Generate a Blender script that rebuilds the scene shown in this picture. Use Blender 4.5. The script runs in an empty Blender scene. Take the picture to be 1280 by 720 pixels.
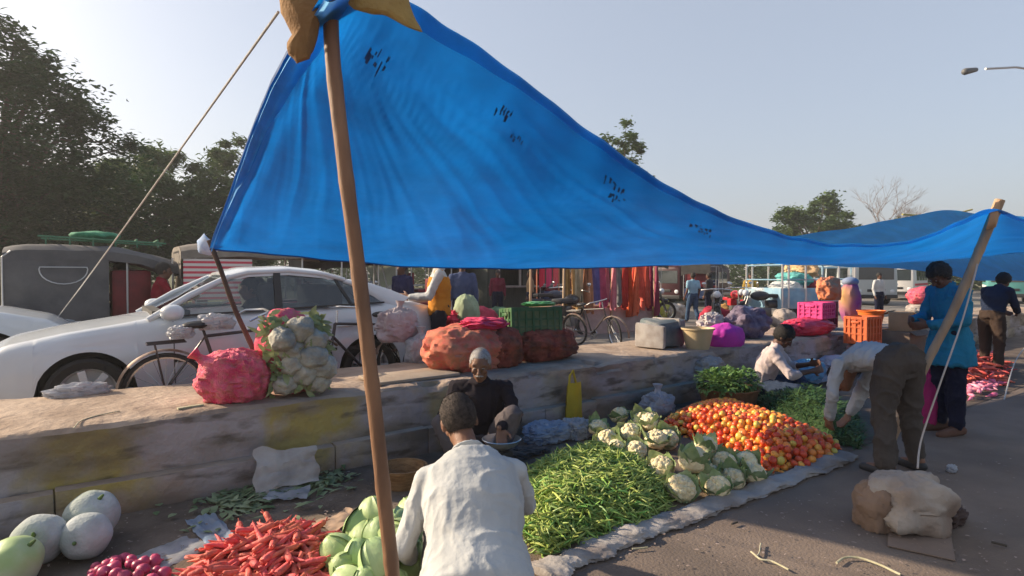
import bpy, bmesh, math, random
from math import sin, cos, pi, radians, sqrt, atan2
from mathutils import Vector, Matrix, noise, Quaternion, Euler
V = Vector
random.seed(7)
sc = bpy.context.scene
COL = sc.collection
# ---------------------------------------------------------------- camera frame
EYE = V((0, 0, 1.5)); F0 = 730.0
TH = radians(54.1)
CR = V((sin(TH), -cos(TH), 0)); CF = V((cos(TH), sin(TH), 0))
PITCH = math.atan(15 / F0)
CFP = CF * cos(PITCH) - V((0, 0, 1)) * sin(PITCH)
CUP = V((0, 0, 1)) * cos(PITCH) + CF * sin(PITCH)
def ray(px, py):
    return CR * ((px - 640) / F0) + CUP * ((360 - py) / F0) + CFP
def G(px, py, z=0.0):                     # point on a level surface
    r = ray(px, py); return EYE + r * ((z - EYE.z) / r.z)
def D(px, py, d):                         # point at a distance d from the eye, across the ledge direction
    r = ray(px, py); return EYE + r * (d / r.y)
def ZD(px, py, Z):                        # point at depth Z
    r = ray(px, py); return EYE + r * (Z / r.dot(CF))
def cam(X, Z, z=0.0):
    return CR * X + CF * Z + V((0, 0, z))
ROAD = 0.15
LEDGE = 0.57
# ---------------------------------------------------------------- materials
def mat(name, c1, c2=None, scale=5.0, rough=0.85, bump=0.0, bscale=40.0, detail=6.0, spec=0.3, metal=0.0,
        rnd=0.0, hue=0.0, dirt=None, dscale=2.0, damt=0.5, stretch=(1, 1, 1), trans=0.0, tcol=None, vor=False, alpha=1.0, emit=None, coat=0.0, world=False, rndramp=None, sss=0.0):
    m = bpy.data.materials.new(name); m.use_nodes = True
    nt = m.node_tree; N = nt.nodes; L = nt.links
    bs = N['Principled BSDF']; out = N['Material Output']
    bs.inputs['Roughness'].default_value = rough; bs.inputs['Metallic'].default_value = metal
    bs.inputs['Specular IOR Level'].default_value = spec
    bs.inputs['Coat Weight'].default_value = coat
    if sss: bs.inputs['Subsurface Weight'].default_value = sss; bs.inputs['Subsurface Scale'].default_value = 0.02
    c1 = tuple(c1) + (1,)
    c2 = tuple(c2) + (1,) if c2 else c1
    if world:
        g = N.new('ShaderNodeNewGeometry'); src = g.outputs['Position']
    else:
        tc = N.new('ShaderNodeTexCoord'); src = tc.outputs['Object']
    mp = N.new('ShaderNodeMapping'); mp.inputs['Scale'].default_value = stretch
    L.new(src, mp.inputs['Vector'])
    if not world and (rnd or hue or rndramp):
        oi = N.new('ShaderNodeObjectInfo')
        ad = N.new('ShaderNodeVectorMath'); ad.operation = 'ADD'
        sc_ = N.new('ShaderNodeVectorMath'); sc_.operation = 'SCALE'; sc_.inputs[0].default_value = (13, 7, 19)
        L.new(oi.outputs['Random'], sc_.inputs['Scale']); L.new(src, ad.inputs[0]); L.new(sc_.outputs[0], ad.inputs[1]); L.new(ad.outputs[0], mp.inputs['Vector'])
    nz = N.new('ShaderNodeTexNoise'); nz.inputs['Scale'].default_value = scale; nz.inputs['Detail'].default_value = detail; nz.inputs['Roughness'].default_value = 0.6
    L.new(mp.outputs[0], nz.inputs['Vector'])
    rp = N.new('ShaderNodeValToRGB'); rp.color_ramp.elements[0].position = 0.35; rp.color_ramp.elements[1].position = 0.65
    rp.color_ramp.elements[0].color = c1; rp.color_ramp.elements[1].color = c2
    L.new(nz.outputs['Fac'], rp.inputs['Fac'])
    col = rp.outputs['Color']
    if rndramp:
        oi2 = N.new('ShaderNodeObjectInfo')
        r2 = N.new('ShaderNodeValToRGB'); cr = r2.color_ramp
        while len(cr.elements) < len(rndramp): cr.elements.new(0.5)
        for e, (p_, c_) in zip(cr.elements, rndramp): e.position = p_; e.color = tuple(c_) + (1,)
        L.new(oi2.outputs['Random'], r2.inputs['Fac'])
        mx = N.new('ShaderNodeMix'); mx.data_type = 'RGBA'; mx.blend_type = 'MULTIPLY'; mx.inputs[0].default_value = 1
        L.new(r2.outputs['Color'], mx.inputs[6]); L.new(col, mx.inputs[7]); col = mx.outputs[2]
    if dirt:
        nz2 = N.new('ShaderNodeTexNoise'); nz2.inputs['Scale'].default_value = dscale; nz2.inputs['Detail'].default_value = 8
        L.new(mp.outputs[0], nz2.inputs['Vector'])
        r3 = N.new('ShaderNodeMapRange'); r3.inputs[1].default_value = 0.45; r3.inputs[2].default_value = 0.7; r3.inputs[4].default_value = damt
        L.new(nz2.outputs['Fac'], r3.inputs[0])
        mx = N.new('ShaderNodeMix'); mx.data_type = 'RGBA'; mx.inputs[7].default_value = tuple(dirt) + (1,)
        L.new(r3.outputs[0], mx.inputs[0]); L.new(col, mx.inputs[6]); col = mx.outputs[2]
    if rnd or hue:
        hs = N.new('ShaderNodeHueSaturation')
        a = N.new('ShaderNodeMath'); a.operation = 'MULTIPLY_ADD'; a.inputs[1].default_value = 2 * rnd; a.inputs[2].default_value = 1 - rnd
        b = N.new('ShaderNodeMath'); b.operation = 'MULTIPLY_ADD'; b.inputs[1].default_value = 2 * hue; b.inputs[2].default_value = 0.5 - hue
        fr = N.new('ShaderNodeMath'); fr.operation = 'FRACT'; f7 = N.new('ShaderNodeMath'); f7.operation = 'MULTIPLY'; f7.inputs[1].default_value = 7.31
        L.new(oi.outputs['Random'], f7.inputs[0]); L.new(f7.outputs[0], fr.inputs[0])
        L.new(oi.outputs['Random'], a.inputs[0]); L.new(fr.outputs[0], b.inputs[0])
        L.new(a.outputs[0], hs.inputs['Value']); L.new(b.outputs[0], hs.inputs['Hue']); L.new(col, hs.inputs['Color']); col = hs.outputs['Color']
    L.new(col, bs.inputs['Base Color'])
    if bump:
        if vor:
            bn = N.new('ShaderNodeTexVoronoi'); bo = bn.outputs['Distance']
        else:
            bn = N.new('ShaderNodeTexNoise'); bn.inputs['Detail'].default_value = 8; bo = bn.outputs['Fac']
        bn.inputs['Scale'].default_value = bscale
        L.new(mp.outputs[0], bn.inputs['Vector'])
        bu = N.new('ShaderNodeBump'); bu.inputs['Strength'].default_value = min(1, bump); bu.inputs['Distance'].default_value = 0.02 if not vor else 0.01
        L.new(bo, bu.inputs['Height']); L.new(bu.outputs[0], bs.inputs['Normal'])
    if emit:
        bs.inputs['Emission Color'].default_value = tuple(emit) + (1,); bs.inputs['Emission Strength'].default_value = 1
    if trans:
        tr = N.new('ShaderNodeBsdfTranslucent'); ms = N.new('ShaderNodeMixShader'); ms.inputs[0].default_value = trans
        if tcol:
            n3 = N.new('ShaderNodeTexNoise'); n3.inputs['Scale'].default_value = 1.7; n3.inputs['Detail'].default_value = 10; n3.inputs['Roughness'].default_value = .7; L.new(mp.outputs[0], n3.inputs['Vector'])
            r4 = N.new('ShaderNodeValToRGB'); r4.color_ramp.elements[0].position = .32; r4.color_ramp.elements[1].position = .68
            r4.color_ramp.elements[0].color = tuple(k * .72 for k in tcol) + (1,); r4.color_ramp.elements[1].color = tuple(k * 1.15 for k in tcol) + (1,)
            L.new(n3.outputs['Fac'], r4.inputs[0]); L.new(r4.outputs[0], tr.inputs['Color'])
        else: L.new(col, tr.inputs['Color'])
        L.new(bs.outputs[0], ms.inputs[1]); L.new(tr.outputs[0], ms.inputs[2]); L.new(ms.outputs[0], out.inputs['Surface'])
    if alpha < 1:
        bs.inputs['Alpha'].default_value = alpha
    return m
def glass(name, tint, mixf):
    m = bpy.data.materials.new(name); m.use_nodes = True
    nt = m.node_tree; N = nt.nodes; L = nt.links; out = N['Material Output']; N.remove(N['Principled BSDF'])
    t = N.new('ShaderNodeBsdfTransparent'); t.inputs[0].default_value = tuple(tint) + (1,)
    g = N.new('ShaderNodeBsdfGlossy'); g.inputs['Roughness'].default_value = 0.04; g.inputs[0].default_value = (.8, .85, .9, 1)
    fr = N.new('ShaderNodeFresnel'); fr.inputs[0].default_value = 1.5
    ad = N.new('ShaderNodeMath'); ad.operation = 'ADD'; ad.inputs[1].default_value = mixf; ad.use_clamp = True
    ms = N.new('ShaderNodeMixShader'); L.new(fr.outputs[0], ad.inputs[0]); L.new(ad.outputs[0], ms.inputs[0])
    L.new(t.outputs[0], ms.inputs[1]); L.new(g.outputs[0], ms.inputs[2]); L.new(ms.outputs[0], out.inputs['Surface'])
    return m
# ---------------------------------------------------------------- mesh builder
def basis(d):
    d = V(d).normalized()
    a = V((0, 0, 1)) if abs(d.z) < 0.9 else V((1, 0, 0))
    u = d.cross(a).normalized(); w = d.cross(u).normalized()
    return u, w
class MB:
    def __init__(s): s.v = []; s.f = []; s.m = []; s.mi = 0
    def add(s, vs, fs, mi=None):
        o = len(s.v); s.v += [V(p) for p in vs]; s.f += [tuple(i + o for i in f) for f in fs]
        s.m += [s.mi if mi is None else mi] * len(fs); return s
    def box(s, c, size, rz=0, rot=None, taper=1.0):
        x, y, z = [k / 2 for k in size]; R = rot if rot is not None else Matrix.Rotation(rz, 3, 'Z'); c = V(c)
        vs = [R @ V((sx * x * (taper if sz > 0 else 1), sy * y * (taper if sz > 0 else 1), sz * z)) + c for sz in (-1, 1) for sy in (-1, 1) for sx in (-1, 1)]
        return s.add(vs, [(0, 2, 3, 1), (4, 5, 7, 6), (0, 1, 5, 4), (2, 6, 7, 3), (0, 4, 6, 2), (1, 3, 7, 5)])
    def rbox(s, c, size, b=0.01, rz=0, rot=None):      # box with chamfered corners
        x, y, z = [k / 2 for k in size]; b = min(b, x * .9, y * .9, z * .9); R = rot if rot is not None else Matrix.Rotation(rz, 3, 'Z'); c = V(c)
        bm = bmesh.new(); bmesh.ops.create_cube(bm, size=1)
        for v in bm.verts: v.co = V((v.co.x * 2 * x, v.co.y * 2 * y, v.co.z * 2 * z))
        bmesh.ops.bevel(bm, geom=bm.edges[:], offset=b, segments=2, affect='EDGES', profile=.6)
        bm.verts.index_update()
        s.add([R @ v.co + c for v in bm.verts], [[v.index for v in f.verts] for f in bm.faces]); bm.free(); return s
    def beam(s, p0, p1, w, t, up=(0, 0, 1)):
        p0 = V(p0); p1 = V(p1); d = (p1 - p0)
        if d.length < 1e-6: return s
        d.normalize(); u = d.cross(V(up))
        if u.length < 1e-3: u = d.cross(V((1, 0, 0)))
        u.normalize(); k = u.cross(d)
        vs = [p + u * (a * w / 2) + k * (b * t / 2) for p in (p0, p1) for a, b in ((-1, -1), (1, -1), (1, 1), (-1, 1))]
        return s.add(vs, [(0, 1, 2, 3), (7, 6, 5, 4), (0, 4, 5, 1), (1, 5, 6, 2), (2, 6, 7, 3), (3, 7, 4, 0)])
    def tube(s, pts, rs, n=8, cap=True, jit=0):
        pts = [V(p) for p in pts]
        if not isinstance(rs, (list, tuple)): rs = [rs] * len(pts)
        vs = []; u0 = None
        for i, p in enumerate(pts):
            d = pts[min(i + 1, len(pts) - 1)] - pts[max(i - 1, 0)]
            if d.length < 1e-7: d = V((0, 0, 1))
            d.normalize()
            if u0 is None: u0, _ = basis(d)
            u0 = (u0 - d * u0.dot(d)); u0 = u0.normalized() if u0.length > 1e-6 else basis(d)[0]
            w = d.cross(u0)
            for k in range(n):
                a = 2 * pi * k / n; r = rs[i] * (1 + (random.uniform(-jit, jit) if jit else 0))
                vs.append(p + u0 * (r * cos(a)) + w * (r * sin(a)))
        fs = []
        for i in range(len(pts) - 1):
            for k in range(n):
                fs.append((i * n + k, i * n + (k + 1) % n, (i + 1) * n + (k + 1) % n, (i + 1) * n + k))
        if cap: fs.append(tuple(range(n - 1, -1, -1))); fs.append(tuple((len(pts) - 1) * n + k for k in range(n)))
        return s.add(vs, fs)
    def loft(s, rings, cap=True):          # rings of equal point count
        n = len(rings[0]); vs = [p for r in rings for p in r]; fs = []
        for i in range(len(rings) - 1):
            for k in range(n):
                fs.append((i * n + k, i * n + (k + 1) % n, (i + 1) * n + (k + 1) % n, (i + 1) * n + k))
        if cap: fs.append(tuple(range(n - 1, -1, -1))); fs.append(tuple((len(rings) - 1) * n + k for k in range(n)))
        return s.add(vs, fs)
    def eloft(s, secs, n=16, cap=True):    # secs: (center, axisA, ra, axisB, rb)
        return s.loft([[V(c) + V(a) * (ra * cos(2 * pi * k / n)) + V(b) * (rb * sin(2 * pi * k / n)) for k in range(n)] for c, a, ra, b, rb in secs], cap)
    def cap(s, p0, p1, r0, r1, n=10):
        p0 = V(p0); p1 = V(p1); d = p1 - p0
        if d.length < 1e-6: return s.ell(p0, (r0, r0, r0))
        dn = d.normalized(); pts = []; rs = []
        for a in (80, 60, 35, 0): pts.append(p0 - dn * (r0 * sin(radians(a)))); rs.append(r0 * cos(radians(a)))
        for a in (0, 35, 60, 80): pts.append(p1 + dn * (r1 * sin(radians(a)))); rs.append(r1 * cos(radians(a)))
        return s.tube(pts, rs, n)
    def ell(s, c, r, rot=None, nu=14, nv=9, fn=None):
        c = V(c); vs = []; fs = []
        R = rot if rot is not None else Matrix.Identity(3)
        for j in range(nv + 1):
            ph = pi * j / nv
            for i in range(nu):
                a = 2 * pi * i / nu; p = V((sin(ph) * cos(a), sin(ph) * sin(a), cos(ph)))
                if j in (0, nv): p = V((0, 0, 1 if j == 0 else -1))
                k = fn(p) if fn else 1
                vs.append(R @ V((p.x * r[0] * k, p.y * r[1] * k, p.z * r[2] * k)) + c)
        for j in range(nv):
            for i in range(nu):
                a, b, c_, d = j * nu + i, j * nu + (i + 1) % nu, (j + 1) * nu + (i + 1) % nu, (j + 1) * nu + i
                if j == 0: fs.append((a, d, c_))
                elif j == nv - 1: fs.append((a, d, b))
                else: fs.append((a, d, c_, b))
        return s.add(vs, fs)
    def lathe(s, prof, c=(0, 0, 0), n=24, axis='Z', rot=None, cap=False):
        c = V(c); vs = []; fs = []
        for (r, z) in prof:
            for k in range(n):
                a = 2 * pi * k / n
                p = V((r * cos(a), r * sin(a), z)) if axis == 'Z' else V((r * cos(a), z, r * sin(a)))
                if rot is not None: p = rot @ p
                vs.append(p + c)
        for i in range(len(prof) - 1):
            for k in range(n): fs.append((i * n + k, i * n + (k + 1) % n, (i + 1) * n + (k + 1) % n, (i + 1) * n + k))
        if cap: fs.append(tuple(range(n - 1, -1, -1))); fs.append(tuple((len(prof) - 1) * n + k for k in range(n)))
        return s.add(vs, fs)
    def grid(s, fn, nu, nv, keep=None):
        vs = [V(fn(i / nu, j / nv)) for j in range(nv + 1) for i in range(nu + 1)]; fs = []
        for j in range(nv):
            for i in range(nu):
                if keep and not keep((i + .5) / nu, (j + .5) / nv): continue
                a = j * (nu + 1) + i; fs.append((a, a + 1, a + nu + 2, a + nu + 1))
        return s.add(vs, fs)
    def disp(s, amp, freq, seed=0, aniso=(1, 1, 1)):
        for i, p in enumerate(s.v):
            q = V((p.x * aniso[0], p.y * aniso[1], p.z * aniso[2])) * freq + V((seed * 3.1, seed * 1.7, seed))
            s.v[i] = p + noise.noise_vector(q) * amp
        return s
    def xf(s, M, start=0):
        for i in range(start, len(s.v)): s.v[i] = M @ s.v[i]
        return s
    def mesh(s, name, mats, smooth=True, weld=False, off=None):
        me = bpy.data.meshes.new(name)
        vv = s.v if off is None else [p - off for p in s.v]
        me.from_pydata([tuple(p) for p in vv], [], s.f)
        if not isinstance(mats, (list, tuple)): mats = [mats]
        for m in mats: me.materials.append(m)
        if len(mats) > 1: me.polygons.foreach_set('material_index', s.m)
        bm = bmesh.new(); bm.from_mesh(me)
        if weld: bmesh.ops.remove_doubles(bm, verts=bm.verts, dist=1e-5)
        bmesh.ops.recalc_face_normals(bm, faces=bm.faces); bm.to_mesh(me); bm.free()
        if smooth:
            me.polygons.foreach_set('use_smooth', [True] * len(me.polygons))
            try: me.set_sharp_from_angle(angle=radians(smooth if smooth is not True else 42))
            except Exception: pass
        me.update(); return me
    def build(s, name, mats, parent=None, smooth=True, local=False, weld=False, kind=None, label=None, loc=None, cat=None, group=None):
        """verts are in world space unless local=True; a parent is always an unrotated root in that case"""
        off = None
        if parent is not None and not local: off = woff(parent)
        if loc is not None: off = V(loc)
        me = s.mesh(name, mats, smooth, weld, off)
        o = bpy.data.objects.new(name, me); COL.objects.link(o)
        if parent is not None: o.parent = parent
        if loc is not None: o.location = loc
        tag(o, label, cat, group, kind)
        return o
def woff(o):
    p = V(o.location)
    while o.parent is not None: o = o.parent; p += V(o.location)
    return p
def tag(o, label=None, cat=None, group=None, kind=None):
    if label: o['label'] = label
    if cat: o['category'] = cat
    if group: o['group'] = group
    if kind: o['kind'] = kind
    return o
def thing(name, label, cat, loc=(0, 0, 0), rz=0, group=None, scale=1):
    o = bpy.data.objects.new(name, None); COL.objects.link(o); o.location = loc; o.rotation_euler = (0, 0, rz); o.scale = (scale,) * 3
    o.empty_display_size = .1
    return tag(o, label, cat, group)
def kids(o): return [c for c in bpy.data.objects if c.parent is o]
def copy_tree(o, parent=None, label=None, group=None, loc=None, rot=None, scale=None, _map=None):
    c = o.copy(); COL.objects.link(c)
    if parent is not None: c.parent = parent
    if label: c['label'] = label
    if group: c['group'] = group
    if loc is not None: c.location = loc
    if rot is not None: c.rotation_euler = rot
    if scale is not None: c.scale = (scale,) * 3 if not hasattr(scale, '__len__') else scale
    for ch in list(o.children): copy_tree(ch, c)
    return c
def fbm(p, o=4):
    return noise.fractal(p, 0.6, 2.0, o)
# remeshing closed overlapping shapes into one continuous surface
def remesh(mb, vox, sm=3, wr=0.0, wf=6.0, aniso=(1, 1, 1), seed=0.0, fine=0):
    me = mb.mesh('tmp', [], False)
    o = bpy.data.objects.new('tmp', me); COL.objects.link(o)
    r = o.modifiers.new('r', 'REMESH'); r.mode = 'VOXEL'; r.voxel_size = vox; r.use_smooth_shade = True
    if sm:
        q = o.modifiers.new('s', 'SMOOTH'); q.iterations = sm; q.factor = .5
    dg = bpy.context.evaluated_depsgraph_get(); ev = o.evaluated_get(dg)
    m2 = bpy.data.meshes.new_from_object(ev)
    bpy.data.objects.remove(o); bpy.data.meshes.remove(me)
    if wr:
        ns = [V(v.normal) for v in m2.vertices]
        for v, n in zip(m2.vertices, ns):
            p = V((v.co.x * aniso[0], v.co.y * aniso[1], v.co.z * aniso[2])) * wf + V((seed, seed * 2, -seed))
            p = p + noise.noise_vector(p * .5) * .9
            r1 = (1 - min(1, abs(noise.noise(p)) * 2.3)) ** 3; r2 = (1 - min(1, abs(noise.noise(p * 2.1 + V((9, 1, 4)))) * 2.3)) ** 3
            b = noise.noise(p * .4 + V((5, 5, 5)))
            v.co += n * (wr * (r1 * 1.7 + r2 * .7 + b * 1.6 - .5))
    m2.polygons.foreach_set('use_smooth', [True] * len(m2.polygons)); m2.update()
    return m2
def meshobj(name, me, mats, parent=None, **kw):
    me.name = name; me.materials.clear()
    for m in (mats if isinstance(mats, (list, tuple)) else [mats]): me.materials.append(m)
    o = bpy.data.objects.new(name, me); COL.objects.link(o)
    if parent is not None: o.parent = parent
    tag(o, kw.get('label'), kw.get('cat'), kw.get('group'), kw.get('kind'))
    return o
# ================================================================ people
SK1 = mat('skin_brown', (.16, .075, .045), (.22, .11, .065), 9, .55, .15, 60, spec=.4, sss=.05)
SK2 = mat('skin_dark', (.09, .042, .028), (.13, .06, .04), 9, .55, .1, 60, spec=.4)
HAIRB = mat('hair_black', (.012, .01, .009), (.03, .025, .022), 60, .6, .6, 120)
HAIRG = mat('hair_grey', (.22, .2, .185), (.46, .43, .4), 60, .7, .6, 120)
HAIRS = mat('hair_cropped_greying', (.022, .017, .015), (.075, .058, .05), 50, .8, .5, 160)
EYEM = mat('eye_white', (.3, .27, .24), rough=.3); PUP = mat('eye_dark', (.01, .008, .006), rough=.2)
def cloth(name, c, c2=None, r=.9, s=3):
    return mat(name, c, c2 or tuple(k * .82 for k in c), s, r, .35, 28, spec=.15, dirt=tuple(k * .6 for k in c), dscale=5, damt=.35)
def V3(*a): return V(a)
def stand():
    return dict(pel=V3(0, 0, .93), chest=V3(0, 0, 1.22), neck=V3(0, 0, 1.41), head=V3(0, .02, 1.56), look=V3(0, 1, -.05),
                shL=V3(-.18, 0, 1.37), elL=V3(-.23, -.02, 1.09), wrL=V3(-.24, .06, .85), shR=V3(.18, 0, 1.37), elR=V3(.23, -.02, 1.09), wrR=V3(.24, .06, .85),
                hipL=V3(-.09, 0, .9), knL=V3(-.1, .03, .49), anL=V3(-.1, 0, .09), hipR=V3(.09, 0, .9), knR=V3(.1, .03, .49), anR=V3(.1, 0, .09),
                toeL=V3(-.12, .15, .035), toeR=V3(.12, .15, .035))
def pose(**k):
    p = stand()
    for a, b in k.items(): p[a] = V(b)
    return p
def hand(mb, w, d, pn, side, curl=.5, k=1.0, fr=.0085):
    d = V(d).normalized(); pn = V(pn); pn = (pn - d * pn.dot(d)).normalized(); ac = d.cross(pn).normalized() * side
    w = V(w)
    mb.eloft([(w - d * .02, ac, .026 * k, pn, .02 * k), (w + d * .02 * k, ac, .033 * k, pn, .016 * k), (w + d * .06 * k, ac, .041 * k, pn, .015 * k), (w + d * .09 * k, ac, .038 * k, pn, .012 * k)], 12)
    for i, (o, l) in enumerate(((-.031, .072), (-.0105, .082), (.0105, .076), (.031, .06))):
        b = w + d * (.082 * k) + ac * (o * k)
        dd = (d + pn * curl * (.5 + .12 * i) + ac * (o * 2.2)).normalized(); m = b + dd * l * .5 * k
        d2 = (d + pn * curl * (1.7 + .1 * i)).normalized(); e = m + d2 * l * .5 * k
        mb.cap(b - d * .015, m, fr * 1.08 * k, fr * k, 8); mb.cap(m, e, fr * k, fr * .85 * k, 8)
    b = w + d * .025 * k - ac * .03 * k; m = b + (d * .6 - ac * .75 + pn * .3).normalized() * .04 * k; e = m + (d * .95 - ac * .15 + pn * (.3 + curl * .5)).normalized() * .035 * k
    mb.cap(b, m, .013 * k, .0105 * k, 8); mb.cap(m, e, .0105 * k, .009 * k, 8)
def torso_secs(P, add, legs=True, lo=0.0):
    sideT = (P['shR'] - P['shL']).normalized(); sideH = (P['hipR'] - P['hipL']).normalized()
    pts = [P['pel'] - (P['chest'] - P['pel']).normalized() * .06, P['pel'], P['pel'].lerp(P['chest'], .5), P['chest'], P['chest'].lerp(P['neck'], .62), P['neck'] - (P['neck'] - P['chest']).normalized() * .005]
    ra = [.13, .158, .145, .168, .15, .065]; rb = [.10, .112, .10, .115, .092, .06]
    secs = []
    for i, p in enumerate(pts):
        t = i / 5; s_ = sideH.lerp(sideT, t).normalized()
        tg = (pts[min(i + 1, 5)] - pts[max(i - 1, 0)]).normalized(); b = tg.cross(s_).normalized(); a = b.cross(tg)
        secs.append((p, a, ra[i] + add, b, rb[i] + add))
    return secs
def person(label, loc, face, P, skin=SK1, hair=HAIRB, shirt=None, sleeve='long', trou=None, hemlen=0.0, scale=1.0, vox=.008, cv=.014,
           curlL=.5, curlR=.5, pnL=None, pnR=None, hdL=None, hdR=None, wr=.006, shoes=None, beard=None, vest=None, girth=0.0, group=None, hairt=.012, extra=None, bald=False, tg=0.0, wfq=9, waz=.6, hl=.058):
    fr = .0085 if vox < .009 else .0115
    root = thing('person', label, 'person', loc, radians(face) - pi / 2, group, scale)
    mb = MB()
    # head
    hc = P['head']; lk = P['look'].normalized(); up = (hc - P['neck']).normalized()
    up = (up - lk * up.dot(lk)).normalized(); sd = lk.cross(up).normalized()
    R = Matrix((sd, lk, up)).transposed()
    H = lambda x, y, z: hc + R @ V((x, y, z))
    mb.ell(H(0, -.008, .025), (.074, .094, .092), R, 18, 12)
    mb.ell(H(0, .012, -.05), (.056, .07, .068), R, 14, 10)
    mb.ell(H(0, .045, -.095), (.03, .028, .022), R)                     # chin
    mb.cap(H(0, .082, .012), H(0, .104, -.028), .009, .0125, 8)         # nose
    mb.ell(H(-.012, .092, -.033), (.009, .01, .008), R, 8, 6); mb.ell(H(.012, .092, -.033), (.009, .01, .008), R, 8, 6)
    mb.cap(H(-.045, .07, .03), H(.045, .07, .03), .012, .012, 8)        # brow
    mb.ell(H(-.043, .06, -.022), (.018, .016, .02), R); mb.ell(H(.043, .06, -.022), (.018, .016, .02), R)   # cheekbones
    mb.cap(H(-.02, .078, -.062), H(.02, .078, -.062), .008, .008, 8); mb.cap(H(-.016, .077, -.074), H(.016, .077, -.074), .008, .008, 8)
    for s_ in (-1, 1):
        mb.ell(H(s_ * .077, -.008, -.005), (.01, .02, .032), R, 10, 8)
    mb.cap(P['neck'] - up * .03, H(0, -.015, -.06), .055, .052, 12)
    mb.eloft(torso_secs(P, -.012), 18)
    for s_, S in ((-1, 'L'), (1, 'R')):
        sh, el, wr_, hi, kn, an, to = [P[k + S] for k in ('sh', 'el', 'wr', 'hip', 'kn', 'an', 'toe')]
        mb.cap(P['neck'].lerp(P['chest'], .2), sh, .05, .05); mb.cap(sh, el, .045, .036); mb.cap(el, wr_, .037, .025)
        hd = V((hdL if S == 'L' else hdR) or (wr_ - el)); pn = V((pnL if S == 'L' else pnR) or (-s_, .2, 0))
        hand(mb, wr_, hd, pn, 1, curlL if S == 'L' else curlR, 1.0, fr)
        mb.cap(P['pel'], hi, .09, .085); mb.cap(hi, kn, .078, .052); mb.cap(kn, an, .05, .034)
        fd = (to - an); mb.cap(an + V((0, 0, -.02)) - fd * .25, to, .035, .028); mb.cap(an - fd * .2, an + V((0, 0, .03)), .036, .034)
        tt = fd.normalized()
        for q in (-.02, 0, .02): mb.cap(to + tt.cross(V((0, 0, 1))) * q, to + tt * .035 + tt.cross(V((0, 0, 1))) * q * 1.2, .014, .01, 6)
    b = meshobj('body', remesh(mb, vox, 2), skin, root)
    if vox < .012:
        for s_ in (-1, 1):
            e = MB(); e.ell(H(s_ * .031, .0735, .006), (.0115, .009, .0045), R, 10, 8); e.build('eye', EYEM, root, local=True)
            e = MB(); e.ell(H(s_ * .031, .083, .005), (.0058, .003, .0045), R, 8, 6); e.build('pupil', PUP, root, local=True)
    # hair
    if hair:
        h = MB(); t = hairt
        h.ell(H(0, -.018, .034), (.074 + t, .09 + t, .09 + t), R, 28, 18)
        keep = []
        vs = h.v; Ri = R.transposed()
        for i, f in enumerate(h.f):
            c = sum((vs[k] for k in f), V((0, 0, 0))) / len(f); q = Ri @ (c - hc)
            lim = hl if q.y > .055 else (hl - (.055 - q.y) * 1.6)
            if q.z > max(lim, -.07): keep.append(f)
        if bald: keep = [f for f in keep if (Ri @ (sum((vs[k] for k in f), V((0, 0, 0))) / len(f) - hc)).z < .085]
        h.f = keep; h.m = [0] * len(keep)
        for i, p in enumerate(h.v):
            h.v[i] = p + (p - hc).normalized() * (noise.noise(p * 45) * t * .5)
        hm = h.build('hair', hair, root, local=True)
    if hair and vox < .0115:
        rr_ = random.Random(4); sb = MB(); vs2 = []; fs2 = []
        for i in range(5200):
            f_ = h.f[rr_.randrange(len(h.f))]; c_ = h.v[f_[0]].lerp(h.v[f_[2]], rr_.random()).lerp(h.v[f_[1]], rr_.random() * .6); n_ = (c_ - hc).normalized()
            d_ = (n_ * rr_.uniform(.25, .6) - lk * .35 - up * .45 + V((rr_.gauss(0, .25), rr_.gauss(0, .25), rr_.gauss(0, .25)))).normalized(); l_ = rr_.uniform(.007, .015); w_ = d_.cross(n_).normalized() * .0007
            o_ = len(vs2); vs2 += [c_ - w_, c_ + w_, c_ + d_ * l_]; fs2.append((o_, o_ + 1, o_ + 2))
        sb.add(vs2, fs2); sb.build('hair_strands', hair, root, local=True, kind='stuff', smooth=False)
    if beard:
        h = MB(); h.cap(H(-.028, .086, -.051), H(0, .096, -.048), .006, .008); h.cap(H(.028, .086, -.051), H(0, .096, -.048), .006, .008); pass
        meshobj('beard', remesh(h, .006, 1, .002, 40), beard, root)
    def sleeves(m, add, kind, end=0.92):
        for S in 'LR':
            sh, el, w_ = P['sh' + S], P['el' + S], P['wr' + S]
            m.cap(P['neck'].lerp(P['chest'], .22), sh, .052 + add, .056 + add)
            if kind == 'long': m.cap(sh, el, .054 + add, .046 + add); m.cap(el, el.lerp(w_, end), .047 + add, .036 + add)
            elif kind == 'rolled': m.cap(sh, el, .056 + add, .05 + add); m.cap(el, el.lerp(w_, .25), .05 + add, .048 + add)
            elif kind == 'short': m.cap(sh, sh.lerp(el, .6), .056 + add, .056 + add)
    if shirt:
        m = MB(); se = torso_secs(P, .012 + girth)
        if not hemlen: se[0] = se[0][:2] + (.11,) + (se[0][3], .085); se[1] = se[1][:2] + (se[1][2] - .012,) + (se[1][3], se[1][4] - .012)
        if hemlen:
            dn = (P['pel'] - P['chest']).normalized(); dn = (dn * .3 + V((0, 0, -1))).normalized() if hemlen > 0 else dn
            p, a, ra, bb, rb = se[1]
            se[0] = (P['pel'] + dn * abs(hemlen) * .5, a, ra + .045, bb, rb + .06); se[1] = (p, a, ra + .02, bb, rb + .03)
            se = [(P['pel'] + dn * abs(hemlen), a, ra + .06, bb, rb + .085)] + se
        m.eloft(se, 22); sleeves(m, .006, sleeve)
        m.cap(P['neck'] - (P['head'] - P['neck']).normalized() * .02, P['neck'] + (P['head'] - P['neck']).normalized() * .02, .064, .058)
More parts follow.
